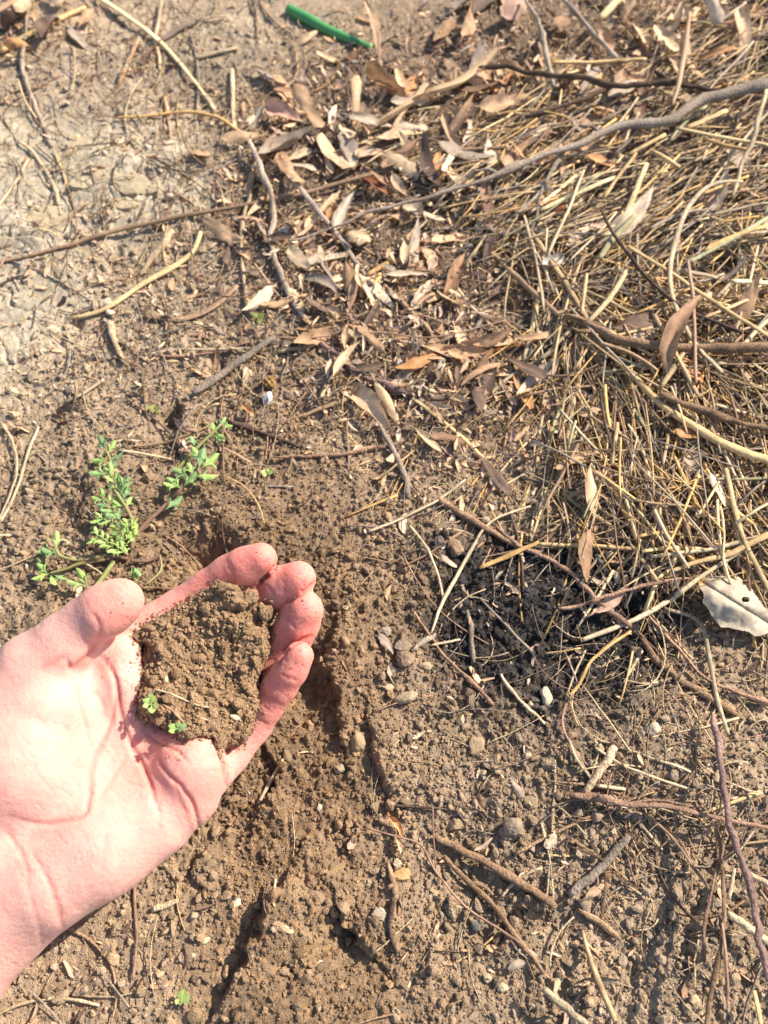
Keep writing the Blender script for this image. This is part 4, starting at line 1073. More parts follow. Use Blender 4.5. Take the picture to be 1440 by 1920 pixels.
 ("twig", [(120, 755), (160, 735), (195, 710)], 4, 'pale', "short pale stem on the bare soil above the weed", (3, 3), S),
 ("twig", [(285, 665), (340, 668), (400, 660), (470, 640)], 3.6, 'red', "reddish stem lying level above the straight grey stick", (3, 3), S),
 ("twig", [(278, 664), (330, 655), (390, 655), (480, 652)], 3.6, 'pale', "whitish stem lying level above the straight grey stick", (3, 4), S),
 ("twig", [(205, 605), (215, 640), (232, 680)], 7, 'pale', "short pale stick stub left of the level stems", (2, 2), W),
 ("twig", [(270, 592), (340, 598), (400, 575), (445, 535)], (7, 8, 7), 'brown', "flat brown bark strip curved above the level stems", (2, 3), S),
]
STRAW_GROUP = {"straw_stalk": "straw stalks on the ground", "twig": "twigs on the ground", "rootlet": "thin rootlets on the ground", "stick": "sticks on the ground", "branch": "branches on the ground", "root": "roots on the ground", "bark_chip": None}
FORKS = {"long grey branch curving across the straw heap to the right edge": [
            ([(1060, 278), (1035, 320), (1015, 360), (1005, 410), (990, 440)], (6, 4, 3), (13, 8)), ([(1016, 356), (985, 388), (945, 420)], (4, 2.5), (10, 7)),
            ([(1200, 232), (1180, 262), (1150, 290)], (4, 2.5), (16, 14)), ([(1127, 250), (1110, 238), (1085, 236)], (4, 2.5), (16, 18)), ([(937, 327), (915, 318), (885, 322)], (3.5, 2), (11, 12)), ([(1313, 190), (1300, 205), (1278, 214)], (4, 2), (20, 18))],
         "dark crooked branch lying above the long grey branch": [([(1147, 162), (1093, 187), (1040, 203), (985, 220)], (6, 5, 3.5), (13, 8)), ([(1258, 153), (1235, 138), (1222, 130)], (5, 3), (16, 18))],
         "brown twig with a peeling end below the brown stick": [([(882, 1655), (905, 1660), (925, 1678)], (4, 3), (5, 6))],
         "thick broken stick with a frayed end lying level in the straw heap": [([(1120, 618), (1090, 622), (1072, 614)], (5, 3), (11, 12)), ([(1128, 610), (1090, 600), (1064, 590)], (4, 3), (12, 13))],
         "red brown twig lying level left of the long purple brown branch": [([(1170, 1508), (1230, 1500), (1300, 1512)], (3, 2), (7, 9))]}
CATS = {"straw_stalk": "straw", "twig": "twig", "rootlet": "root", "stick": "stick", "branch": "branch", "root": "root", "bark_chip": "bark"}
for nm, px, rp, col, lab, lift, mat in STICKS:
    add_stick(nm, px, rp, col, lab, CATS[nm], STRAW_GROUP[nm], lift, mat, forks=FORKS.get(lab, ()))

# ---- leaves
def leaf_geo(L, Wd, n=14, m=6, curl=0.3, cup=0.3, wav=0.1, twist=0.0, tip=1.0, seed=0, shape='lance', holes=()):
    """dry leaf along +X from its base, blade in XY, bent in Z; metres"""
    r = np.random.default_rng(seed)
    t = np.linspace(0, 1, n)
    if shape == 'lance':
        w = np.sin(np.pi * t ** 0.8) ** 0.8 * (1 - 0.25 * t)
    elif shape == 'strip':
        w = np.minimum(1, np.minimum(t * 8 + .4, (1 - t) * 9 + .35)) * (0.85 + 0.15 * np.sin(t * 7))
    elif shape == 'broad':
        w = np.sin(np.pi * np.clip(t, 0, 1) ** 0.7) ** 0.6
    else:                       # torn scrap
        w = np.clip(np.sin(np.pi * t) ** 0.4 * (0.7 + 0.5 * r.random(n)), 0.25, 1)
    w = np.maximum(w, 0.04) * (1 + 0.10 * (r.random(n) - 0.5))
    s = np.linspace(-1, 1, m)
    x = L * t[:, None] + 0 * s[None]
    edge = 1 + 0.08 * np.sin(t * 23 + r.uniform(0, 6))[:, None] * (np.abs(s)[None] > 0.9)
    y = 0.5 * Wd * w[:, None] * s[None] * edge
    bend = curl * 2.2
    ang = bend * (t - 0.5)
    z = L * (-(np.cos(ang) - 1) / max(abs(bend), 1e-3) if abs(bend) > 1e-3 else 0 * t)[:, None] * np.sign(bend)
    cu = cup * Wd * (np.abs(s) ** 1.7)[None] * w[:, None]
    z = z + cu + Wd * wav * (vnoise(t[:, None] * 5 + r.uniform(0, 50), s[None] * 1.5 + r.uniform(0, 50) + 0 * t[:, None], seed) - 0.5)
    y = y * (1 - 0.35 * abs(cup) * np.abs(s)[None] ** 2)
    z = z - 0.05 * Wd * np.exp(-(s / 0.2) ** 2)[None]
    y = y + L * 0.10 * r.uniform(-1, 1) * (t[:, None] - 0.5) ** 2 * 4
    a = twist * (t - 0.5)[:, None]
    y, z = y * np.cos(a) - z * np.sin(a), y * np.sin(a) + z * np.cos(a)
    V = np.stack([x, y, z], -1).reshape(-1, 3)
    i = np.arange(n - 1)[:, None] * m; j = np.arange(m - 1)[None]
    Q = np.stack([i + j, i + m + j, i + m + j + 1, i + j + 1], -1).reshape(-1, 4)
    if len(holes):
        keep = np.ones(len(Q), bool); keep[list(holes)] = False; Q = Q[keep]
    vein = np.exp(-(s / 0.16) ** 2)[None] * 0.22 + 0 * t[:, None]
    spots = -0.35 * sstep(0.68, 0.85, vnoise(t[:, None] * 7 + r.uniform(0, 50), s[None] * 2.5 + r.uniform(0, 50) + 0 * t[:, None], seed + 5))
    rim = -0.18 * (np.abs(s)[None] > 0.9) + 0 * t[:, None]
    sh = 1 + vein + spots + rim + 0.25 * (vnoise(t[:, None] * 3 + r.uniform(0, 50), s[None] + r.uniform(0, 50) + 0 * t[:, None], seed + 9) - 0.5)
    return V, Q, sh.reshape(-1)

LEAFPAL = {
    'tan': (srgb(200, 164, 128), srgb(190, 152, 116), srgb(206, 174, 138)), 'beige': (srgb(208, 184, 156), srgb(198, 176, 150)),
    'cream': (srgb(202, 172, 136), srgb(206, 178, 142)), 'brown': (srgb(162, 126, 96), srgb(150, 116, 90), srgb(172, 136, 104)),
    'rust': (srgb(146, 102, 74), srgb(130, 82, 56)), 'orange': (srgb(184, 134, 88), srgb(190, 142, 96)),
    'grey': (srgb(160, 142, 124), srgb(152, 134, 118)), 'dark': (srgb(112, 90, 76), srgb(120, 98, 82)), 'white': (srgb(206, 194, 180),), 'pink': (srgb(196, 160, 138), srgb(188, 150, 128)),
}
def lpal(c):
    p = LEAFPAL[c]; return p[rng.integers(len(p))] * rng.uniform(0.88, 1.12)

def place_leaf(name, A, B, Wd, col, label, group, cat="leaf", shape='lance', curl=None, cup=None, twist=None, lift=2.0, tilt=None, roll=None, seed=None, petiole=True, n=14, m=6, holes=()):
    """A, B: world points of the base and tip on the ground"""
    seed = int(rng.integers(1e6)) if seed is None else seed
    d = B - A; L = float(np.linalg.norm(d[:2])); ang = math.atan2(d[1], d[0])
    curl = rng.uniform(-0.35, 0.35) if curl is None else curl
    cup = rng.uniform(-0.16, 0.2) if cup is None else cup * 0.7
    twist = rng.uniform(-0.8, 0.8) if twist is None else twist
    V, Q, sh = leaf_geo(L, Wd, n, m, curl, cup, 0.22, twist, seed=seed, shape=shape, holes=holes)
    V[:, 0] -= L / 2
    tilt = rng.normal(0, 0.14) if tilt is None else tilt
    roll = rng.normal(0, 0.28) if roll is None else roll
    ct, st_ = math.cos(tilt), math.sin(tilt); cr, sr = math.cos(roll), math.sin(roll)
    y, z = V[:, 1] * cr - V[:, 2] * sr, V[:, 1] * sr + V[:, 2] * cr
    x, z = V[:, 0] * ct - z * st_, V[:, 0] * st_ + z * ct
    ca, sa = math.cos(ang), math.sin(ang)
    W_ = np.stack([x * ca - y * sa, x * sa + y * ca, z], -1)
    M = (A + B) / 2
    hh = H(M[0] + W_[:, 0], M[1] + W_[:, 1])
    z0 = np.percentile(hh - W_[:, 2], 72) + lift * 0.001
    o0 = np.array([M[0], M[1], z0])
    c = lpal(col)
    a = Acc(); a.add(W_, Q=Q, C=c[None] * sh[:, None])
    ob = link(name, a.mesh(name), M_LEAF, loc=o0)
    tag(ob, label, cat, group)
    if petiole and shape == 'lance':
        p0 = W_.reshape(n, m, 3)[0].mean(0); p1 = W_.reshape(n, m, 3)[n - 1].mean(0)
        dd = (p0 - p1); dd /= np.linalg.norm(dd)
        k = np.linspace(0, 1, 6)[:, None]
        pp = p0 + dd * k * L * 0.16 + np.array([0, 0, -0.0012]) * k ** 2 + np.cross(dd, (0, 0, 1)) * k ** 2 * L * 0.03
        V2, Q2, T2 = tube(pp, np.linspace(0.0007, 0.0005, 6), 5)
        link("leaf_stalk", build_mesh("leaf_stalk", V2, [Q2, T2], np.repeat(c[None] * 0.75, len(V2), 0)), M_LEAF, ob)
    return ob

LEAVES = [  # base px, tip px, width px, colour, shape, label, options
 ((637, 700), (745, 826), 44, 'tan', 'lance', "large tan leaf pointing down right under the purple root piece", dict(curl=-.15, cup=.15, twist=.5)),
 ((706, 730), (758, 812), 26, 'tan', 'lance', "smaller tan leaf right beside the large tan leaf under the purple root piece", dict(cup=-.3)),
 ((832, 558), (872, 484), 32, 'brown', 'lance', "folded light brown leaf standing on the bare gritty soil in the middle", dict(cup=.5, lift=5)),
 ((765, 500), (830, 520), 27, 'brown', 'lance', "brown leaf left of the folded light brown leaf", {}),
 ((800, 470), (815, 510), 28, 'tan', 'scrap', "torn tan leaf scrap just above the brown leaf in the middle", {}),
 ((560, 192), (605, 258), 26, 'tan', 'strip', "upper of two long tan leaf strips in the leaf litter", dict(lift=8, curl=.2, cup=-.1)),
 ((596, 276), (655, 345), 30, 'tan', 'strip', "lower of two long tan leaf strips in the leaf litter", dict(lift=8, curl=.25, cup=-.1)),
 ((498, 222), (565, 240), 34, 'pink', 'broad', "large cupped pinkish leaf left of the long tan leaf strips", dict(cup=.4, lift=6)),
 ((486, 305), (588, 262), 34, 'grey', 'lance', "dark curled grey leaf below the pinkish leaf", dict(cup=.6, curl=.4, lift=6)),
 ((523, 297), (565, 376), 24, 'tan', 'strip', "brown leaf strip under the end of the jointed grey stalk", dict(lift=6)),
 ((712, 262), (812, 194), 21, 'cream', 'strip', "left one of two cream bark strips in the leaf litter", dict(lift=9, cup=.6, twist=.8)),
 ((775, 224), (935, 143), 23, 'cream', 'strip', "right one of two cream bark strips in the leaf litter", dict(lift=9, cup=.6, curl=.2, twist=1.2)),
 ((650, 238), (742, 256), 26, 'beige', 'lance', "beige leaf lying level left of the cream bark strips", dict(lift=7)),
 ((738, 252), (802, 254), 20, 'beige', 'strip', "beige leaf piece lying level below the cream bark strips", dict(lift=6)),
 ((690, 155), (758, 202), 28, 'orange', 'strip', "orange brown leaf left of the cream bark strips", dict(lift=8)),
 ((874, 100), (884, 38), 24, 'tan', 'lance', "tan leaf standing upright right of the green rod", dict(lift=9)),
 ((692, 48), (718, 125), 15, 'tan', 'lance', "narrow tan leaf at the right end of the green rod", dict(lift=8)),
 ((665, 312), (715, 296), 28, 'tan', 'broad', "short broad tan leaf right of the lower long tan leaf strip", dict(lift=7)),
 ((642, 252), (668, 285), 24, 'cream', 'scrap', "cream leaf scrap between the long tan strip and the beige leaf", dict(lift=7)),
 ((818, 298), (922, 320), 34, 'grey', 'lance', "flat grey leaf below the right cream bark strip", dict(lift=8, cup=.1)),
 ((682, 348), (735, 375), 32, 'rust', 'broad', "glossy rust brown curled leaf below the short broad tan leaf", dict(lift=6, cup=.4)),
 ((650, 447), (696, 468), 38, 'tan', 'scrap', "large torn tan leaf scrap close right of the jointed grey stalk", dict(lift=5)),
 ((733, 345), (762, 384), 20, 'tan', 'lance', "small tan leaf right of the glossy rust brown leaf", dict(lift=6)),
 ((898, 184), (945, 186), 28, 'dark', 'lance', "blackish curled leaf above the right end of the cream bark strip", dict(lift=8, cup=.6)),
 ((50, 45), (52, 8), 26, 'tan', 'broad', "tan leaf in the top left corner beside the thin grey twig", dict(lift=7)),
 ((113, 28), (124, -8), 28, 'cream', 'broad', "bright cream leaf at the top edge near the top left corner", dict(lift=8)),
 ((85, 92), (116, 52), 32, 'dark', 'broad', "dark brown rounded leaf below the pale stalk in the top left corner", dict(lift=8, cup=.5)),
 ((20, 116), (70, 108), 22, 'orange', 'lance', "orange tan arched leaf lying on the thin grey twig", dict(lift=11, cup=-.5, curl=-.5)),
 ((158, 60), (185, 30), 19, 'tan', 'lance', "small tan leaf right of the dark brown rounded leaf", dict(lift=6)),
 ((8, 66), (42, 42), 36, 'dark', 'broad', "dark brown curled leaf at the left edge near the top", dict(lift=5, cup=.5)),
 ((358, 288), (403, 306), 24, 'tan', 'broad', "small tan leaf alone on the pale soil below the arched orange straw", dict(lift=3)),
 ((388, 428), (452, 465), 26, 'tan', 'scrap', "torn tan leaf below the very long flat straw", dict(lift=4)),
 ((1208, 16), (1260, 26), 32, 'orange', 'broad', "bright orange leaf at the top edge above the straw heap", dict(lift=16)),
 ((1296, 8), (1328, 80), 26, 'beige', 'strip', "pale leaf right of the flat brown upright stalk at the top", dict(lift=17)),
 ((1350, 14), (1420, 26), 34, 'orange', 'broad', "orange brown leaf at the top edge near the top right corner", dict(lift=17)),
 ((1040, 92), (1062, 50), 30, 'brown', 'broad', "brown leaf between the two grey twigs at the top edge", dict(lift=12)),
 ((1090, 455), (1142, 450), 17, 'pink', 'lance', "narrow pinkish leaf left of the large beige leaf", dict(lift=12)),
 ((1015, 393), (1056, 424), 32, 'rust', 'broad', "rust brown leaf below the fork of the long grey branch", dict(lift=9)),
 ((1128, 482), (1216, 404), 38, 'beige', 'lance', "large beige leaf lying in the middle of the straw heap", dict(lift=13, cup=.15, twist=.3)),
 ((1286, 158), (1370, 150), 17, 'orange', 'lance', "arched orange brown leaf between the dark branch and the grey branch", dict(lift=20, curl=-.5)),
 ((1213, 722), (1274, 600), 36, 'brown', 'lance', "upright brown leaf with a pointed tip across the broken stick", dict(lift=17, cup=.25, tilt=.2)),
 ((1082, 790), (1120, 768), 30, 'tan', 'scrap', "small tan leaf scrap above the thick golden straw", dict(lift=4)),
 ((1110, 1160), (1172, 1108), 30, 'pink', 'lance', "tan leaf lying on the charred soil under the thin reddish twig", dict(lift=4, cup=-.1)),
 ((733, 1530), (755, 1572), 17, 'orange', 'lance', "upper part of a yellow seed husk lying on the furrowed soil", dict(lift=3, cup=.7)),
 ((742, 1574), (752, 1604), 13, 'cream', 'lance', "lower paler piece of the yellow seed husk on the furrowed soil", dict(lift=3, cup=.7)),
 ((1365, 640), (1395, 560), 30, 'tan', 'lance', "tan leaf beside the right edge above the broken stick", dict(lift=14)),
 ((1400, 470), (1445, 455), 30, 'beige', 'lance', "beige leaf at the right edge below the greenish straw", dict(lift=17)),
 ((940, 60), (990, 25), 30, 'pink', 'broad', "pinkish leaf left of the thin grey twig at the top edge", dict(lift=10)),
 ((700, 178), (770, 190), 10, 'orange', 'strip', "narrow orange leaf rib below the orange brown leaf", dict(lift=8)),
 ((455, 770), (480, 785), 13, 'orange', 'lance', "curled orange leaf bit on bare soil above the dark grey twig", dict(lift=4, cup=.7)),
 ((332, 800), (352, 815), 12, 'pink', 'scrap', "small pinkish leaf bit in the crack above the weed", dict(lift=2)),
 ((712, 1190), (740, 1232), 20, 'grey', 'lance', "small grey leaf piece left of the three round clods", dict(lift=3)),
 ((1020, 1592), (1044, 1562), 20, 'beige', 'scrap', "small white triangular leaf chip on the soil left of the grey stick", dict(lift=3, roll=.5)),
 ((720, 620), (760, 700), 0, None, None, None, None),
]
for A_, B_, w_, c_, sh_, lab, op in LEAVES:
    if c_ is None: continue
    PA, PB = hit(*A_), hit(*B_)
    wd = w_ * np.linalg.norm((PA + PB) / 2 - CAM) / FPX
    op = dict(op); op.setdefault('lift', 3.0)
    place_leaf("dry_leaf" if 'husk' not in lab else "seed_husk", PA, PB, wd, c_, lab, None, "leaf" if 'husk' not in lab else "husk", sh_, **op)
# the crumpled whitish leaf at the right
def white_leaf():
    poly = [(1303, 1086), (1340, 1079), (1384, 1080), (1408, 1098), (1424, 1122), (1446, 1150), (1446, 1186), (1416, 1193), (1402, 1183), (1352, 1178), (1331, 1152), (1316, 1130), (1318, 1112)]
    us_ = np.arange(1298, 1450, 1.25); vs_ = np.arange(1074, 1198, 1.25)
    UU, VV = np.meshgrid(us_, vs_)
    mk = in_poly(UU + 9 * fbm(UU / 26, VV / 26, 3, 3), VV + 9 * fbm(UU / 26, VV / 26, 8, 3), poly)
    mk &= ~(((UU - 1398) / 7) ** 2 + ((VV - 1124) / 5) ** 2 < 1) & ~(((UU - 1396) / 3.2) ** 2 + ((VV - 1092) / 4) ** 2 < 1)
    hgt = 3 + 10.0 * np.exp(-(((UU - 1370) / 60) ** 2 + ((VV - 1130) / 38) ** 2)) + 4.6 * fbm(UU / 44, VV / 44, 12, 3) + 1.2 * np.abs(fbm((UU + VV) / 40, (VV - UU) / 80, 19, 2)) * 3
    hgt -= 2.0 * np.exp(-np.abs((VV - 1100) - 0.62 * (UU - 1330)) / 5)
    P = hit(UU, VV, 0.0); base_ = P[..., 2].mean()
    P = on_plane(UU, VV, base_ + 0.003 + hgt * 0.001)
    ids_ = np.full(mk.shape, -1); ids_[mk] = np.arange(mk.sum())
    q = np.stack([ids_[:-1, :-1], ids_[1:, :-1], ids_[1:, 1:], ids_[:-1, 1:]], -1).reshape(-1, 4); q = q[(q >= 0).all(1)]
    col = srgb(194, 178, 154) * (0.92 + 0.5 * fbm(UU / 14, VV / 14, 30, 4))[..., None]
    edge_ = np.exp(-np.abs((VV - 1100) - 0.62 * (UU - 1330)) / 2.5)[..., None]
    col = col * (1 - 0.15 * edge_)
    dirt = sstep(0.12, 0.3, fbm(UU / 20, VV / 20, 44, 4))[..., None]
    col = col + (srgb(150, 128, 104) - col) * dirt * 0.6
    col[(UU < 1322) & (VV < 1096)] = srgb(198, 158, 92)
    o0 = P[mk].mean(0); o0[2] -= 0.006
    ob = link("dry_leaf", build_mesh("dry_leaf", P[mk] - o0, q, col[mk]), M_LEAF, loc=o0)
    tag(ob, "crumpled whitish leaf with small holes at the right edge", "leaf")
white_leaf()

# crumpled whitish scrap in the straw heap, above the broken stick
def scrap(u, v, size, col, lab, lift=10, name="leaf_scrap"):
    P = hit(np.float64(u), np.float64(v)); s = size * np.linalg.norm(P - CAM) / FPX
    V, F = lump(3, 77 + int(u), 0.3, (1, 0.75, 0.5))
    V = V * s; V[:, 2] += s * 0.3 * np.sin(V[:, 0] / s * 9) * np.cos(V[:, 1] / s * 7)
    c = col * (1 + 0.3 * (rng.random((len(V), 1)) - 0.5))
    P[2] += lift * 0.001
    return tag(link(name, build_mesh(name, V, F, c), M_LEAF, loc=P), lab, "leaf")
place_leaf("dry_leaf", hit(np.float64(1012), np.float64(530)), hit(np.float64(1052), np.float64(500)), 0.0085, "white", "crumpled whitish leaf scrap left of the large beige leaf", None, "leaf", "broad", curl=.3, cup=.5, lift=10, roll=.3)
scrap(508, 722, 15, srgb(150, 116, 70), "fuzzy brown seed ball on bare soil left of the purple root piece", 4, "seed_ball")['category'] = "seed"
scrap(1064, 1310, 9, srgb(176, 148, 116), "small pale seed head below the charred soil", 5, "dry_flower")['category'] = "seed"

# the knotted straw joint
P = hit(np.float64(1278), np.float64(1008)); V, F = lump(2, 5, 0.35, (0.7, 1.2, 0.7))
P[2] += 0.009
tag(link("straw_joint", build_mesh("straw_joint", V * 0.0026, F, np.repeat(srgb(150, 116, 90)[None], len(V), 0)), M_TWIG, loc=P), "knotted brown straw joint where several golden straws meet", "straw")

# the green rod at the top
px = np.array([(541, 18), (575, 35), (610, 55), (650, 72), (697, 91)], float)
P, R = lay(px, (8.5, 9, 8.5, 7.5, 5.5), (1.5, -1), n=40, stiff=0.5)
V, Q, T = tube(P, R, 14, 0.95)
gc = np.repeat(srgb(72, 136, 74)[None], len(V), 0) * rng.uniform(0.96, 1.04, (len(V), 1))
o0 = P.mean(0) - np.array([0, 0, R.mean()])
rod = tag(link("green_rod", build_mesh("green_rod", V - o0, [Q, T], gc), M_PLASTIC, loc=o0), "bright green tapering rod lying on the soil at the top", "rod")

# ---- the weed with lobed leaves
def lobed(L, seed, lobes=3, fold=0.3):
    """small lobed leaf along +X: blade built from overlapping lobes sharing one sheet"""
    r = np.random.default_rng(seed)
    n, m = 8, 13
    t = np.linspace(0, 1, n); s = np.linspace(-1, 1, m)
    ang = s * 1.15
    lob = 0.46 + 0.54 * np.abs(np.cos(s * math.pi * (1.0 if lobes > 1 else 0.3))) ** 0.8 + 0.03 * r.normal(size=m)
    lob = lob * (1 - 0.22 * np.abs(s))
    k = t[:, None] ** 0.85
    wid = 0.18 + 0.82 * t[:, None]
    x = L * k * lob[None] ** (t[:, None] ** 2) * np.cos(ang * wid * 0.9)
    y = L * k * lob[None] ** (t[:, None] ** 2) * np.sin(ang * wid * 0.9) * 0.72
    z = fold * np.abs(y) * 0.8 - 0.35 * L * k ** 2 * r.uniform(0.1, 0.6) + 0.05 * L * np.cos(s * math.pi * lobes)[None] * k
    V = np.stack([x, y, z + 0 * x], -1).reshape(-1, 3)
    i = np.arange(n - 1)[:, None] * m; j = np.arange(m - 1)[None]
    Q = np.stack([i + j, i + m + j, i + m + j + 1, i + j + 1], -1).reshape(-1, 4)
    sh = 1 + 0.18 * np.exp(-(s / 0.15) ** 2)[None] + 0 * t[:, None] - 0.1 * (t[:, None] > 0.85)
    return V, Q, sh.reshape(-1)

def orient(V, ang, pitch, roll):
    c, s = math.cos(roll), math.sin(roll); y, z = V[:, 1] * c - V[:, 2] * s, V[:, 1] * s + V[:, 2] * c
    c, s = math.cos(pitch), math.sin(pitch); x, z = V[:, 0] * c - z * s, V[:, 0] * s + z * c
    c, s = math.cos(ang), math.sin(ang)
    return np.stack([x * c - y * s, x * s + y * c, z], -1)

GREENS = (srgb(148, 176, 100), srgb(140, 170, 106), srgb(158, 184, 106), srgb(132, 164, 108))
LIME = (srgb(172, 192, 108), srgb(160, 186, 106), srgb(168, 188, 116))
root_px = (245, 1040)
WB = hit(np.float64(root_px[0]), np.float64(root_px[1]))
weed = bpy.data.objects.new("weed_plant", None); COL.objects.link(weed); weed.location = WB; weed.empty_display_size = 0.01
tag(weed, "low green weed with lobed leaves on reddish stems beside the thumb", "plant")

def plant_leaf(parent, origin, u, v, pang, size, lift, cols, lobes=3, pitch=None):
    """pang: pointing direction in the picture, degrees, 0 = right, 90 = up"""
    P0 = hit(np.float64(u), np.float64(v), lift * 0.001)
    P1 = hit(np.float64(u + 10 * math.cos(math.radians(pang))), np.float64(v - 10 * math.sin(math.radians(pang))), lift * 0.001)
    a = math.atan2(P1[1] - P0[1], P1[0] - P0[0])
    L = size * np.linalg.norm(P0 - CAM) / FPX
    V, Q, sh = lobed(L, int(rng.integers(1e6)), lobes, rng.uniform(0.1, 0.5))
    V = orient(V, a, rng.uniform(0.0, 0.5) if pitch is None else pitch, rng.normal(0, 0.3))
    c = cols[rng.integers(len(cols))] * rng.uniform(0.9, 1.1)
    link("leaf", build_mesh("leaf", V + P0 - origin, Q, c[None] * sh[:, None]), M_GREEN, parent)

def plant_stem(parent, origin, px, rp, lift, c0, c1):
    P, R = lay(px, rp, lift, n=22, stiff=0.4)
    V, Q, T = tube(P, R, 7)
    t = np.concatenate([np.repeat(np.linspace(0, 1, len(P)), 7), [0, 1]])[:, None]
    link("stem", build_mesh("stem", V - origin, [Q, T], c0 * (1 - t) + c1 * t), M_GREEN, parent)

CB, CG = srgb(140, 112, 92), srgb(150, 150, 92)
for px, rp, lf, c0, c1 in [
    ([(248, 1010), (275, 980), (307, 950), (335, 922), (352, 893), (378, 868)], (4.5, 4, 3), (3, 9), CB, CB),
    ([(328, 885), (352, 858), (375, 834), (400, 810), (414, 796)], (3, 3.2, 2.4), (7, 12), CG, CG),
    ([(247, 1030), (250, 1005), (248, 977), (237, 953), (222, 930), (208, 908)], (4.5, 4, 3), (3, 14), CB, CG),
    ([(240, 1047), (200, 1043), (150, 1050), (113, 1043), (106, 1030)], (4, 3.5, 3), (3, 8), CB, CG),
    ([(213, 1047), (150, 1057), (123, 1067), (93, 1075)], (4, 3.5, 2.5), (3, 6), CB, CG),
    ([(213, 1053), (200, 1072), (187, 1090), (168, 1114)], (4.5, 4.5, 4), (3, 7), CG, CG),
    ([(247, 1052), (277, 1052), (298, 1040)], (3.5, 2.8), (3, 6), CB, CB),
    ([(240, 1042), (225, 1030), (205, 1018), (190, 1010)], (3.5, 3), (4, 9), CB, CG),
    ([(214, 918), (203, 892), (207, 866), (200, 846)], (2.6, 2.2), (12, 14), CG, CG)]:
    plant_stem(weed, WB, px, rp, lf, c0, c1)
for u, v, a, s, lf in [(340, 917, 140, 42, 9), (336, 915, 165, 30, 8), (343, 915, 40, 40, 9), (310, 956, 35, 40, 6), (355, 896, 150, 38, 10), (362, 892, 110, 30, 10), (372, 880, 70, 44, 11), (378, 878, 30, 40, 11), (366, 892, 0, 38, 9), (378, 862, 130, 30, 10),
                       (366, 838, 110, 26, 10), (398, 815, -20, 30, 11), (402, 812, 100, 26, 12), (412, 800, 70, 24, 12), (414, 798, 0, 24, 12), (402, 816, -50, 26, 10),
                       (200, 846, 120, 34, 14), (203, 850, 60, 28, 14), (204, 862, 180, 32, 14), (208, 866, 30, 28, 13), (204, 890, 190, 36, 13), (206, 886, 60, 26, 13)]:
    plant_leaf(weed, WB, u, v, a, s, lf, GREENS)
for (u0, v0), (u1, v1), np_, cols, sz in [((240, 958), (208, 890), 6, GREENS, 27), ((232, 975), (190, 935), 4, GREENS, 24), ((236, 978), (188, 972), 3, GREENS, 23), ((228, 930), (232, 905), 3, GREENS, 20)]:
    d = math.degrees(math.atan2(-(v1 - v0), u1 - u0))
    for i in range(np_):
        f = (i + 0.6) / np_
        for sgn in (-1, 1):
            plant_leaf(weed, WB, u0 + (u1 - u0) * f, v0 + (v1 - v0) * f, d + sgn * rng.uniform(40, 65) * (1 - 0.5 * f), sz * rng.uniform(0.75, 1.1), 9 + 8 * f, cols, 3)
for (u0, v0), (u1, v1), np_ in [((238, 1040), (182, 1005), 6), ((240, 1025), (225, 990), 5), ((245, 1015), (244, 985), 4)]:
    d = math.degrees(math.atan2(-(v1 - v0), u1 - u0))
    for i in range(np_):
        f = (i + 0.7) / np_
        for sgn in (-1, 1):
            plant_leaf(weed, WB, u0 + (u1 - u0) * f, v0 + (v1 - v0) * f, d + sgn * rng.uniform(35, 60), 24 * rng.uniform(0.75, 1.1), 8 + 5 * f, LIME, 2)
for u, v, a, s, lf, c in [(106, 1030, 70, 34, 8, LIME), (104, 1032, 180, 30, 7, GREENS), (113, 1042, 160, 34, 6, GREENS), (93, 1075, 200, 30, 6, LIME), (90, 1076, 140, 30, 6, GREENS), (95, 1078, -60, 34, 6, GREENS), (100, 1078, -20, 30, 5, GREENS), (80, 1066, 120, 22, 5, GREENS), (165, 1100, 120, 38, 8, LIME), (168, 1110, 200, 34, 8, GREENS), (162, 1098, 160, 34, 8, LIME), (246, 1062, -70, 30, 5, GREENS), (250, 1062, -50, 26, 5, GREENS), (240, 1040, 120, 22, 8, LIME)]:
    plant_leaf(weed, WB, u, v, a, s, lf, c)

def seedling(u, v, parts, lab, cols, pt=None, lift=2):
    o0 = hit(np.float64(u), np.float64(v)) if pt is None else pt
    e = bpy.data.objects.new("seedling", None); COL.objects.link(e); e.location = o0; e.empty_display_size = 0.005
    tag(e, lab, "seedling")
    k = np.linspace(0, 1, 7)[:, None]
    pp = k * np.array([0.0006, -0.0003, 0.0028])
    V, Q, T = tube(pp, np.full(7, 0.00045), 6); link("stem", build_mesh("stem", V, [Q, T], np.repeat(CG[None], len(V), 0)), M_GREEN, e)
    for a, s in parts:
        V, Q, sh = lobed(s * np.linalg.norm(o0 - CAM) / FPX, int(rng.integers(1e6)), 1, 0.3)
        V = orient(V, math.radians(a), rng.uniform(0.1, 0.5), rng.normal(0, 0.2)) + pp[-1]
        c = cols[rng.integers(len(cols))]
        link("leaf", build_mesh("leaf", V, Q, c[None] * sh[:, None]), M_GREEN, e)
seedling(500, 892, [(10, 12), (80, 11), (170, 12), (230, 9)], "tiny green seedling on bare soil right of the weed", LIME)
seedling(483, 604, [(60, 16), (120, 16), (-60, 14), (30, 12)], "small mossy green seedling at the lower end of the pale wavering twig", (srgb(120, 128, 60),))
seedling(292, 775, [(150, 16), (60, 12), (-30, 12)], "small green sprout beside the dark hole above the weed", (srgb(130, 142, 70),))
seedling(338, 1880, [(75, 22), (40, 20), (140, 10)], "small yellow green sprout on the soil near the bottom edge", LIME)
hp = heap_point(284, 1322, 1.0)
seedling(0, 0, [(100, 19), (60, 16), (150, 16), (-20, 15), (200, 14), (-70, 17)], "yellow green seedling lying on the soil in the hand", LIME, hp)
hp = heap_point(333, 1368, 1.2)
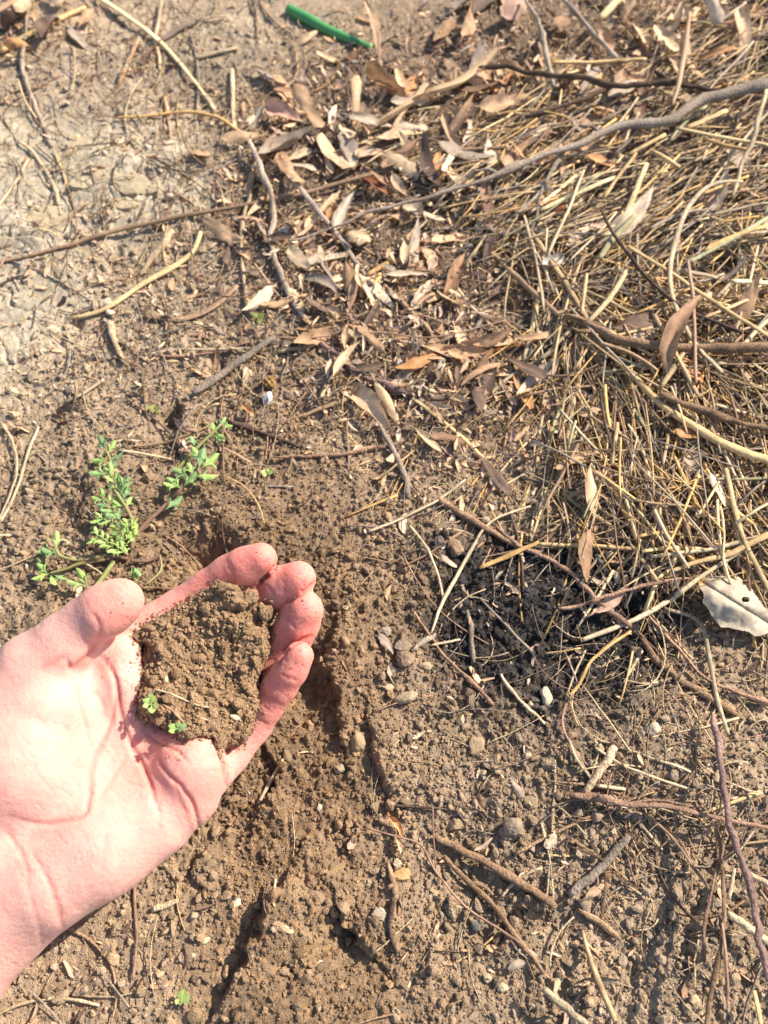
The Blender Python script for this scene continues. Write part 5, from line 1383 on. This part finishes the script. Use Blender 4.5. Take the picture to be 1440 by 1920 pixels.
seedling(0, 0, [(160, 16), (200, 15), (30, 17), (80, 12), (-20, 12)], "darker green seedling at the lower edge of the soil in the hand", GREENS, hp)

# fine roots and seeds lying on the handful
def on_heap(name, path, rp, col, lab, cat):
    p = catmull(path, 18); P = np.array([heap_point(u, v, 0.7) for u, v in p])
    for q in range(3): P[:, q] = smooth1(P[:, q], 2)
    R = np.full(len(P), rp * 0.33 / FPX)
    V, Q, T, C = stick_geo(P, R, 'straw', col, 6)
    o0 = P.mean(0)
    return tag(link(name, build_mesh(name, V - o0, [Q, T], C), M_STRAW, loc=o0), lab, cat)
on_heap("rootlet", [(285, 1292), (305, 1296), (330, 1305), (355, 1317), (380, 1325), (395, 1326)], 2.2, 'pale', "pale rootlet lying across the soil in the hand above the seedlings", "root")
on_heap("rootlet", [(303, 1320), (322, 1332), (335, 1345), (345, 1355)], 2.0, 'red', "short reddish rootlet between the two seedlings on the soil in the hand", "root")
on_heap("rootlet", [(372, 1345), (392, 1352), (408, 1366)], 2.0, 'pale', "short pale rootlet near the lower edge of the soil in the hand", "root")
on_heap("rootlet", [(405, 1108), (414, 1102), (424, 1096)], 1.8, 'straw', "short straw bit at the top edge of the soil in the hand", "root")

def seed(u, v, rx, ry, ang, col, lab, on_hand=False, name="seed", cat="seed", sub=2, rough=0.06, flat=0.5):
    P = heap_point(u, v, 0.4) if on_hand else hit(np.float64(u), np.float64(v))
    k = np.linalg.norm(P - CAM) / FPX
    V, F = lump(sub, int(u * 7 + v), rough)
    if name in ('pebble', 'soil_clod'): V = V * (1 + 0.10 * (vnoise(V[:, 0] * 4 + 9, V[:, 1] * 4 + V[:, 2] * 3, int(u)) - .5) + 0.12 * (vnoise(V[:, 1] * 9 + 5, V[:, 2] * 9 + V[:, 0] * 5, int(v)) - .5))[:, None]
    V = V * np.array([rx * k, ry * k, flat * ry * k])
    V = orient(V, math.radians(ang), rng.normal(0, .15), rng.normal(0, .2))
    if not on_hand: P[2] += 0.25 * flat * ry * k
    c = col * (0.82 if name in ('pebble', 'soil_clod') else 0.92) * (1 + 0.3 * (rng.random((len(V), 1)) - 0.5))
    return tag(link(name, build_mesh(name, V, F, c), M_STONE, loc=P), lab, cat)
PS = srgb(206, 184, 146)
seed(440, 1345, 10, 5, -15, PS, "pale seed on the soil in the hand near the little finger", True)
seed(310, 1275, 5, 7, 0, PS, "small pale seed on the left part of the soil in the hand", True)
seed(677, 1068, 11, 6, 25, srgb(216, 200, 164), "pale oval seed on bare soil right of the ring finger")
seed(540, 1742, 10, 6, -20, srgb(206, 180, 140), "pale oval seed beside the long shadow at the bottom")
seed(443, 1694, 9, 8, 45, srgb(214, 196, 160), "whitish seed left of the long shadow at the bottom")
seed(386, 1762, 7, 5, 40, PS, "small pale seed on the left side of the long shadow near the bottom edge")
seed(598, 1808, 10, 4, 50, srgb(220, 204, 170), "curved pale seed on the mound at the bottom")

# stones and clods one can pick out
STONES = [(824, 1017, 15, 14, srgb(120, 102, 92), "dark round clod left of the grey brown stick", 'soil_clod'), (852, 1030, 15, 20, srgb(150, 124, 98), "rough brown clod right of the dark round clod", 'soil_clod'),
 (757, 1209, 14, 13, srgb(168, 146, 120), "upper one of three round clods below the middle", 'soil_clod'), (763, 1234, 17, 15, srgb(150, 126, 102), "middle one of three round clods below the middle", 'soil_clod'),
 (798, 1250, 16, 13, srgb(164, 140, 112), "lower right one of three round clods below the middle", 'soil_clod'), (757, 1308, 30, 12, srgb(178, 158, 128), "flat pale stone below the three round clods", 'pebble'),
 (729, 1288, 13, 10, srgb(190, 168, 134), "bright pale stone left of the flat pale stone", 'pebble'), (722, 1184, 12, 11, srgb(160, 142, 122), "grey pebble left of the small grey bark piece", 'pebble'), (647, 1205, 10, 15, srgb(160, 132, 100), "brown pebble right of the little finger tip", 'pebble'),
 (962, 1551, 16, 16, srgb(156, 136, 114), "larger of two round pebbles above the brown stick", 'pebble'), (951, 1569, 9, 8, srgb(152, 130, 106), "smaller of two round pebbles above the brown stick", 'pebble'),
 (892, 1733, 11, 10, srgb(120, 114, 108), "grey blue pebble left of the brown twig at the bottom", 'pebble'), (853, 1548, 17, 13, srgb(160, 136, 106), "flat brown stone left of the two round pebbles", 'pebble'),
 (503, 750, 9, 13, srgb(225, 222, 218), "white pebble below the fuzzy brown seed ball", 'pebble'), (202, 570, 11, 8, srgb(206, 190, 158), "pale pebble beside the bowed brown straw", 'pebble'), (98, 623, 13, 8, srgb(204, 188, 154), "pale oblong pebble on the bare soil at the left", 'pebble'),
 (25, 735, 9, 8, srgb(196, 178, 142), "pale round pebble near the left edge", 'pebble'), (668, 1392, 15, 20, srgb(168, 140, 108), "flat clod on the ridge right of the hand", 'soil_clod'), (755, 1640, 14, 12, srgb(182, 146, 100), "yellowish clod below the yellow seed husk", 'soil_clod'),
 (715, 1715, 14, 11, srgb(186, 168, 142), "pale grey clod left of the dark twig at the bottom", 'soil_clod'), (550, 1566, 7, 6, srgb(206, 186, 156), "small whitish pebble on the dug soil below the hand", 'pebble'), (598, 1514, 5, 6, srgb(206, 190, 164), "small white pebble on the dug soil right of the hand", 'pebble'),
 (533, 360 + 80, 12, 11, srgb(190, 180, 172), "grey white pebble between the winding twig and the jointed stalk", 'pebble'), (748, 680, 8, 9, srgb(210, 200, 190), "white pebble right of the purple root piece", 'pebble'), (1120, 1052, 8, 14, srgb(130, 124, 116), "grey flat pebble on the charred soil under the level straw", 'pebble'),
 (1190, 1222, 12, 11, srgb(112, 96, 76), "dark brown clod left of the crooked brown stick", 'soil_clod'), (1225, 1370, 16, 13, srgb(190, 176, 152), "pale lump below the crooked brown stick", 'soil_clod'), (1024, 1305, 13, 15, srgb(196, 180, 152), "pale flake left of the small seed head", 'soil_clod'),
 (890, 1400, 13, 20, srgb(168, 142, 110), "oblong clod on the crumbly soil below the middle", 'soil_clod'), (864, 1350, 9, 11, srgb(176, 156, 124), "pale pebble above the oblong clod", 'pebble'), (1205, 880, 0, 0, None, None, None)]
for u, v, rx, ry, c, lab, nm in STONES:
    if c is None: continue
    seed(u, v, rx, ry, rng.uniform(-20, 20), c, lab, False, nm, "pebble" if nm == 'pebble' else "clod", 3, 0.24, 0.75)

# cracked pale crust plates
for k, (u, v, w, lab) in enumerate([(242, 268, 30, "upper pale plate of cracked soil crust at the left"), (203, 330, 34, "pale plate with a shadowed edge in the cracked crust at the left"), (247, 345, 30, "palest plate of the cracked crust right of the shadowed plate"), (276, 290, 15, "small pale plate right of the upper crust plate"), (278, 362, 20, "white crumbly plate at the lower end of the cracked crust"), (238, 385, 20, "lowest pale plate of the cracked crust above the long flat straw"), (150, 270, 30, "flat pale plate at the upper left of the cracked crust"), (85, 410, 36, "pale rough plate above the left end of the long flat straw"), (160, 345, 26, "pale plate left of the shadowed crust plate")]):
    P = hit(np.float64(u), np.float64(v)); s = w * np.linalg.norm(P - CAM) / FPX
    r = np.random.default_rng(k + 40); na = 11
    an = np.sort(np.linspace(0, 2 * math.pi, na, endpoint=False) + r.uniform(-.2, .2, na)); rad = s * r.uniform(0.7, 1.1, na)
    rings = []
    for f, z in ((1.0, -0.005), (1.0, 0.0012), (0.93, 0.0022), (0.6, 0.0025), (0.25, 0.0026)):
        rings.append(np.stack([np.cos(an) * rad * f, np.sin(an) * rad * f * 0.8, np.full(na, z) + r.normal(0, 0.0003, na)], -1))
    V = np.concatenate(rings + [np.array([[0, 0, 0.0026]])])
    Q = [[i * na + j, i * na + (j + 1) % na, (i + 1) * na + (j + 1) % na, (i + 1) * na + j] for i in range(4) for j in range(na)]
    T = [[4 * na + j, 4 * na + (j + 1) % na, 5 * na] for j in range(na)]
    V = orient(V, 0, r.normal(0, .06), r.normal(0, .08))
    c = srgb(178, 160, 130) * (1 + 0.15 * r.normal(size=(len(V), 1)) * 0.5)
    P[2] = np.max(H(P[0] + V[:na, 0] * .7, P[1] + V[:na, 1] * .7)) - 0.0026
    tag(link("crust_plate", build_mesh("crust_plate", V, [np.array(T), np.array(Q)], c, smooth=False), M_SOIL, loc=P), lab, "crust", "pale plates of cracked soil crust")
# ------------------------------------------------------------------ the many look-alikes
MARKS = [("the green rod", 615, 55), ("the cream bark strips", 820, 220), ("the long tan leaf strips", 605, 265), ("the purple root piece", 690, 700), ("the large tan leaf", 690, 770), ("the jointed grey stalk", 630, 440),
         ("the straight grey stick", 440, 685), ("the fork of the grey branch", 1040, 300), ("the dark crooked branch", 1190, 160), ("the flat brown upright stalk", 1280, 110), ("the whitish wavy twig", 1405, 280),
         ("the big hooked straw", 1275, 430), ("the large beige leaf", 1170, 445), ("the frayed end of the broken stick", 1080, 605), ("the upright brown leaf", 1245, 665), ("the thickest pale stalk", 1290, 795),
         ("the thick golden straw", 1150, 910), ("the knotted straw joint", 1278, 1008), ("the whitish crumpled leaf", 1375, 1130), ("the charred soil", 1010, 1110), ("the grey brown stick", 900, 985), ("the three round clods", 775, 1230),
         ("the small seed head", 1064, 1310), ("the flat pale wood chip", 1125, 1445), ("the level red brown twig", 1200, 1510), ("the purple brown branch", 1375, 1560), ("the short weathered grey stick", 1122, 1622), ("the brown stick", 930, 1630),
         ("the two round pebbles", 958, 1558), ("the yellow seed husk", 745, 1565), ("the long shadow", 460, 1750), ("the wood chip below the palm", 310, 1697), ("the green weed", 230, 960), ("the cracked pale crust", 230, 330),
         ("the bowed brown straw", 260, 535), ("the curved pale stem", 85, 320), ("the dark rounded leaf", 100, 72), ("the long slanting stalk", 300, 80), ("the arched orange straw", 340, 212), ("the pale upright stake", 438, 200),
         ("the winding grey twig", 510, 430), ("the folded light brown leaf", 850, 520), ("the arcing brown stem", 935, 700), ("the crooked brown stick", 1290, 1275), ("the hanging rootlets", 1340, 1700), ("the little finger", 560, 1300), ("the mound at the bottom", 580, 1720), ("the bright straw at the bottom edge", 1125, 1850)]
MU = np.array([m[1] for m in MARKS], float); MV = np.array([m[2] for m in MARKS], float)
ORD = ["", "second ", "third ", "fourth "]
used_labels = {}
def auto_label(adj, noun, u, v):
    """says which one by the nearest landmark, the side of it and how near; crowds past the fourth share one label"""
    d = np.hypot(MU - u, MV - v); i = int(np.argmin(d)); nm = MARKS[i][0]
    du, dv = u - MU[i], v - MV[i]
    side = ("right of" if du > 0 else "left of") if abs(du) > abs(dv) else ("below" if dv > 0 else "above")
    key = (adj, noun, side, nm)
    used_labels.setdefault(key, []).append(d[i])
    return key, len(used_labels[key]) - 1

PENDING = []
def finish_labels():
    by = {}
    for ob, key, dist, grp in PENDING:
        by.setdefault(key, []).append((dist, ob, grp))
    for (adj, noun, side, nm), L in by.items():
        L.sort(key=lambda q: q[0])
        for k, (dist, ob, grp) in enumerate(L):
            if len(L) == 1: lab = f"{adj} {noun} {side} {nm}"
            elif k < 3: lab = f"{adj} {noun} {side} {nm}, {ORD[k]}nearest to it"
            else: lab = f"{adj} {noun} among the farther ones {side} {nm}"
            ob['label'] = lab
            ob['group'] = grp if k < 3 else f"{adj} {noun} farther {side} {nm}"
def queue(ob, adj, noun, cat, grp, u, v):
    d = np.hypot(MU - u, MV - v); i = int(np.argmin(d)); nm = MARKS[i][0]
    du, dv = u - MU[i], v - MV[i]
    side = ("right of" if du > 0 else "left of") if abs(du) > abs(dv) else ("below" if dv > 0 else "above")
    ob['category'] = cat
    PENDING.append((ob, (adj, noun, side, nm), float(d[i]), grp))

HAND_POLY = [(0, 1225), (75, 1170), (165, 1115), (235, 1085), (267, 1105), (225, 1180), (300, 1125), (400, 1060), (480, 1015), (520, 1040), (590, 1055), (607, 1130), (585, 1225), (530, 1345), (425, 1475), (372, 1550), (250, 1675), (85, 1795), (0, 1910)]
_zu, _zv = np.meshgrid(np.arange(-200, 1660, 10.0), np.arange(-200, 2140, 10.0))
_zt = np.stack(zones(_zu, _zv), -1); _zh = in_poly(_zu, _zv, HAND_POLY)
def _cell(u, v): return int(np.clip((v + 200) / 10 + .5, 0, _zt.shape[0] - 1)), int(np.clip((u + 200) / 10 + .5, 0, _zt.shape[1] - 1))
def zone_at(u, v): return _zt[_cell(u, v)]
def free_of_hand(u, v):
    return not _zh[_cell(u, v)]

def sample_px(mask_fn, n, pad=60):
    out = []
    while len(out) < n:
        u = rng.uniform(-pad, 1440 + pad, 2000); v = rng.uniform(-pad, 1920 + pad, 2000)
        k = rng.random(2000) < mask_fn(u, v)
        for a, b in zip(u[k], v[k]):
            out.append((a, b))
            if len(out) >= n: break
    return out

def dens_straw(u, v):
    h, l, c, ch, w = zones(u, v)
    return np.clip(h * (0.5 + 0.5 * sstep(0, 500, v)) + 0.10 * l + 0.006, 0, 1)
def dens_leaf(u, v):
    h, l, c, ch, w = zones(u, v)
    d = np.clip(l * 0.9 + 0.32 * h + 0.5 * blob(u, v, 60, 40, 160, 90) + 0.003 * (v < 900), 0, 1)
    return d * sstep(0, 40, np.hypot(u - 1375, v - 1130) - 60)
def dens_twig(u, v):
    h, l, c, ch, w = zones(u, v)
    return np.clip(0.35 * l + 0.25 * h + 0.5 * blob(u, v, 330, 480, 300, 250) + 0.6 * blob(u, v, 650, 700, 350, 200) + 0.6 * blob(u, v, 220, 130, 320, 200) + 0.5 * blob(u, v, 1250, 1350, 250, 350) + 0.08, 0, 1) * (1 - 0.8 * w)

def straw_dir(u, v):
    """the lie of the straw: flat in the upper part, fanning out from the broken stick below"""
    if v < 480 or rng.random() < 0.15:
        a = rng.normal(-24, 24)
    elif v < 560 and u > 1150:
        a = rng.choice([-35, 35]) + rng.normal(0, 25)
    else:
        a = math.degrees(math.atan2(v - 560, u - 1060)) + rng.normal(0, 30)
    return math.radians(a) + (math.pi if rng.random() < .5 else 0)

def random_path(u, v, ang, Lpx, bend, n=6):
    t = np.linspace(-0.5, 0.5, n)
    b = bend * (t ** 2 - 0.08) * Lpx + rng.normal(0, 0.004, n) * Lpx
    c, s = math.cos(ang), math.sin(ang)
    return np.stack([u + t * Lpx * c - b * s, v + t * Lpx * s + b * c], -1)

def far_scale(v):
    return 0.62 + 0.45 * v / 1200.0

n_straw = 300 - sum(1 for s in STICKS if s[0] == 'straw_stalk')
WORD = {'straw': 'pale straw', 'gold': 'golden straw', 'pale': 'whitish straw', 'green': 'greenish straw', 'brown': 'brown straw', 'grey': 'grey straw'}
for u, v in sample_px(dens_straw, n_straw):
    if not free_of_hand(u, v): continue
    k = far_scale(v); h = float(zone_at(u, v)[0])
    col = rng.choice(['straw', 'straw', 'straw', 'pale', 'pale', 'gold', 'brown', 'grey', 'green'])
    L = rng.choice([rng.uniform(80, 150), rng.uniform(150, 330)]) * k
    top = 13 * h
    l0 = rng.uniform(0, top) ; px = random_path(u, v, straw_dir(u, v), L, rng.normal(0, 0.12))
    r_ = rng.uniform(2.0, 4.2) * k * (0.6 + 0.4 * h)
    P, R = lay(px, (r_, r_ * rng.uniform(.7, 1)), (l0 + rng.normal(0, 1.5), l0 + rng.normal(0, 1.5)), n=12)
    a = Acc(); V, Q, T, C = stick_geo(P, R, 'straw', col, 6); a.add(V, T=T, Q=Q, C=C)
    o0 = P[5].copy()
    ob = link("straw_stalk", a.mesh("straw_stalk", origin=o0), M_STRAW, loc=o0)
    queue(ob, "long" if L > 130 * k else "short", WORD[col], "straw", "straw stalks on the ground", u, v)

TW = {'grey': 'grey twig', 'brown': 'brown twig', 'red': 'reddish twig', 'dark': 'dark twig', 'pale': 'pale twig'}
n_twig = 170
for u, v in sample_px(dens_twig, n_twig):
    if not free_of_hand(u, v): continue
    k = far_scale(v); col = rng.choice(['grey', 'brown', 'red', 'dark', 'pale'])
    L = rng.uniform(60, 240) * k; r_ = rng.uniform(1.1, 2.5) * k
    px = random_path(u, v, rng.uniform(0, 2 * math.pi), L, rng.normal(0, 0.35), 7)
    P, R = lay(px, (r_, r_ * .7), (rng.uniform(0, 5), rng.uniform(0, 5)), n=14)
    a = Acc(); V, Q, T, C = stick_geo(P, R, 'twig', col, 6); a.add(V, T=T, Q=Q, C=C)
    o0 = P[7].copy()
    ob = link("twig", a.mesh("twig", origin=o0), M_TWIG, loc=o0)
    queue(ob, "long" if L > 110 * k else "short", TW[col], "twig", "twigs on the ground", u, v)

LW = {'tan': 'tan leaf', 'beige': 'beige leaf', 'brown': 'brown leaf', 'rust': 'rust brown leaf', 'orange': 'orange leaf', 'grey': 'grey leaf', 'dark': 'dark leaf', 'cream': 'cream leaf', 'pink': 'pinkish leaf'}
n_leaf = 300 - len(LEAVES)
for u, v in sample_px(dens_leaf, n_leaf):
    if not free_of_hand(u, v): continue
    k = far_scale(v); zl = zone_at(u, v)
    col = rng.choice(['tan', 'tan', 'tan', 'tan', 'tan', 'beige', 'beige', 'brown', 'brown', 'orange', 'grey', 'dark', 'cream'])
    L = rng.uniform(55, 120) * k; an = rng.uniform(0, 2 * math.pi)
    A_ = hit(np.float64(u - .5 * L * math.cos(an)), np.float64(v - .5 * L * math.sin(an))); B_ = hit(np.float64(u + .5 * L * math.cos(an)), np.float64(v + .5 * L * math.sin(an)))
    wd = rng.uniform(0.24, 0.42) * L * np.linalg.norm(A_ - CAM) / FPX
    shp = rng.choice(['lance', 'lance', 'scrap', 'strip', 'broad'])
    ob = place_leaf("dry_leaf", A_, B_, wd * (0.7 if shp == 'strip' else 1), col, None, None, "leaf", shp, lift=rng.uniform(0, 5) + 8 * float(zl[0]) * rng.random() + 3 * float(zl[1]) * rng.random(), n=9, m=5, petiole=rng.random() < .4, tilt=rng.normal(0, .16), roll=rng.normal(0, .28))
    queue(ob, "curled" if rng.random() < 2 and shp in ('lance', 'broad') else "torn", LW[col], "leaf", "dry leaves on the ground", u, v)

# individual clods
def dens_clod(u, v):
    h, l, c, ch, w = zones(u, v)
    return np.clip(0.25 + 0.75 * blob(u, v, 900, 1500, 420, 380) + 0.4 * blob(u, v, 150, 680, 250, 250) - 0.7 * h - 0.3 * l, 0.02, 1)
SHARED = [lump(2, 900 + k, 0.42, (1, .85, .7)) for k in range(8)]
for u, v in sample_px(dens_clod, 230, 20):
    if not free_of_hand(u, v): continue
    P = hit(np.float64(u), np.float64(v)); k = np.linalg.norm(P - CAM) / FPX
    r_ = rng.uniform(6, 11) * (0.75 + 0.25 * v / 1920); V, F = SHARED[rng.integers(8)]
    col = colour_at(P[0], P[1]) * rng.uniform(1.0, 1.35); w_ = 'brown'
    if rng.random() < 0.18: col = srgb(190, 170, 138) * rng.uniform(.8, 1.1); w_ = 'pale'
    V = orient(V * r_ * k, rng.uniform(0, 6.28), rng.normal(0, .5), rng.normal(0, .5)) + rng.normal(0, 0.00012, V.shape)
    P[2] += 0.3 * r_ * k
    ob = link("soil_clod" if w_ == 'brown' else "pebble", build_mesh("soil_clod", V, F, col[None] * rng.uniform(.9, 1.1, (len(V), 1))), M_CRUMB, loc=P)
    queue(ob, "small" if r_ < 8 else "rounded", w_ + (" clod" if w_ == 'brown' else " pebble"), "clod" if w_ == 'brown' else "pebble", "clods and pebbles on the soil", u, v)
finish_labels()

# ---- too many and too small to pick apart: one object each
def straw_mass(n, dens, rmin, rmax, lmin, lmax, cols, zmax, name, label, direc, mat, sides=4, npt=5, bend=0.15, cat="straw", heap_lift=True):
    a = Acc()
    for u, v in sample_px(dens, n, 160):
        if not free_of_hand(u, v): continue
        k = far_scale(v); L = rng.uniform(lmin, lmax) * k
        px = random_path(u, v, direc(u, v), L, rng.normal(0, bend), npt)
        P = on_plane(px[:, 0], px[:, 1], 0.006)
        hz = H(P[:, 0], P[:, 1]); hz = 0.5 * hz + 0.5 * hz.mean()
        r_ = (rmin + (rmax - rmin) * rng.random() ** 1.8) * k * np.linalg.norm(P[0] - CAM) / FPX
        li = rng.uniform(0, zmax) * (float(zone_at(u, v)[0]) if heap_lift else 1.0)
        P[:, 2] = hz + r_ * .6 + 0.001 * (li + np.linspace(rng.normal(0, 1.2), rng.normal(0, 1.2), npt))
        V, Q, T = tube(P, np.linspace(r_, r_ * .7, npt), sides, .8)
        c = pal(rng.choice(cols))
        a.add(V, Q=Q, T=T, C=np.repeat(c[None], len(V), 0) * rng.uniform(.85, 1.12, (len(V), 1)))
    o = link(name, a.mesh(name), mat)
    return tag(o, label, cat, kind="stuff")
straw_mass(3300, lambda u, v: zones(u, v)[0] ** 1.3 + 0.06 * zones(u, v)[1] + 0.22 * blob(u, v, 930, 880, 170, 170) + 0.10 * blob(u, v, 1330, 1250, 160, 200), 0.7, 3.3, 50, 250, ['straw', 'straw', 'straw', 'pale', 'brown', 'brown', 'gold', 'grey', 'grey', 'dark'], 12, "loose_straw", "loose thin straw matted together in the heap at the right", straw_dir, M_STRAW)
straw_mass(3000, lambda u, v: np.clip(dens_twig(u, v) + .15 * zones(u, v)[1] + .6 * blob(u, v, 220, 180, 340, 260) + .4 * blob(u, v, 720, 680, 330, 220), 0, 1), 0.6, 2.2, 25, 150, ['brown', 'red', 'pale', 'pale', 'straw', 'grey', 'grey', 'dark'], 3, "fine_rootlets", "fine hair like rootlets and stems strewn over the soil", lambda u, v: rng.uniform(0, 6.28), M_TWIG, 3, 7, 0.5, "roots", False)

def litter_bits(n, dens, lo, hi, name, label):
    a = Acc()
    keys = ['tan', 'tan', 'tan', 'beige', 'beige', 'brown', 'grey', 'dark', 'cream', 'pink']
    for u, v in sample_px(dens, n, 160):
        if not free_of_hand(u, v): continue
        k = far_scale(v); L = lo * (1 - rng.random() * (1 - (lo / hi) ** 1.3)) ** (-1 / 1.3) * k
        P = on_plane(np.float64(u), np.float64(v), 0.006); L = L * np.linalg.norm(P - CAM) / FPX
        V, Q, sh = leaf_geo(L, L * rng.uniform(.15, .5), 5, 3, rng.uniform(-.4, .4), rng.uniform(-.3, .4), .2, rng.uniform(-.8, .8), seed=int(rng.integers(1e6)), shape=rng.choice(['scrap', 'lance', 'strip']))
        V[:, 0] -= L / 2
        V = orient(V, rng.uniform(0, 6.28), rng.normal(0, .4), rng.normal(0, .5))
        hz = H(P[0] + V[:, 0], P[1] + V[:, 1])
        P[2] = np.percentile(hz - V[:, 2], 60) + rng.uniform(0, .002) * (1 + 2 * float(zone_at(u, v)[1]))
        a.add(V + P, Q=Q, C=lpal(rng.choice(keys))[None] * sh[:, None])
    return tag(link(name, a.mesh(name), M_LEAF), label, "leaves", kind="stuff")
litter_bits(12500, lambda u, v: np.clip(zones(u, v)[1] + .35 * zones(u, v)[0] + .5 * blob(u, v, 60, 40, 180, 110) + 0.4 * blob(u, v, 330, 480, 300, 240) + 0.5 * blob(u, v, 760, 700, 300, 180) + 0.3 * blob(u, v, 1100, 900, 300, 200) + 0.04, 0, 1) * (1 - .9 * zones(u, v)[4]), 9, 46, "leaf_crumbs", "crumbled bits of dry leaf strewn through the litter")
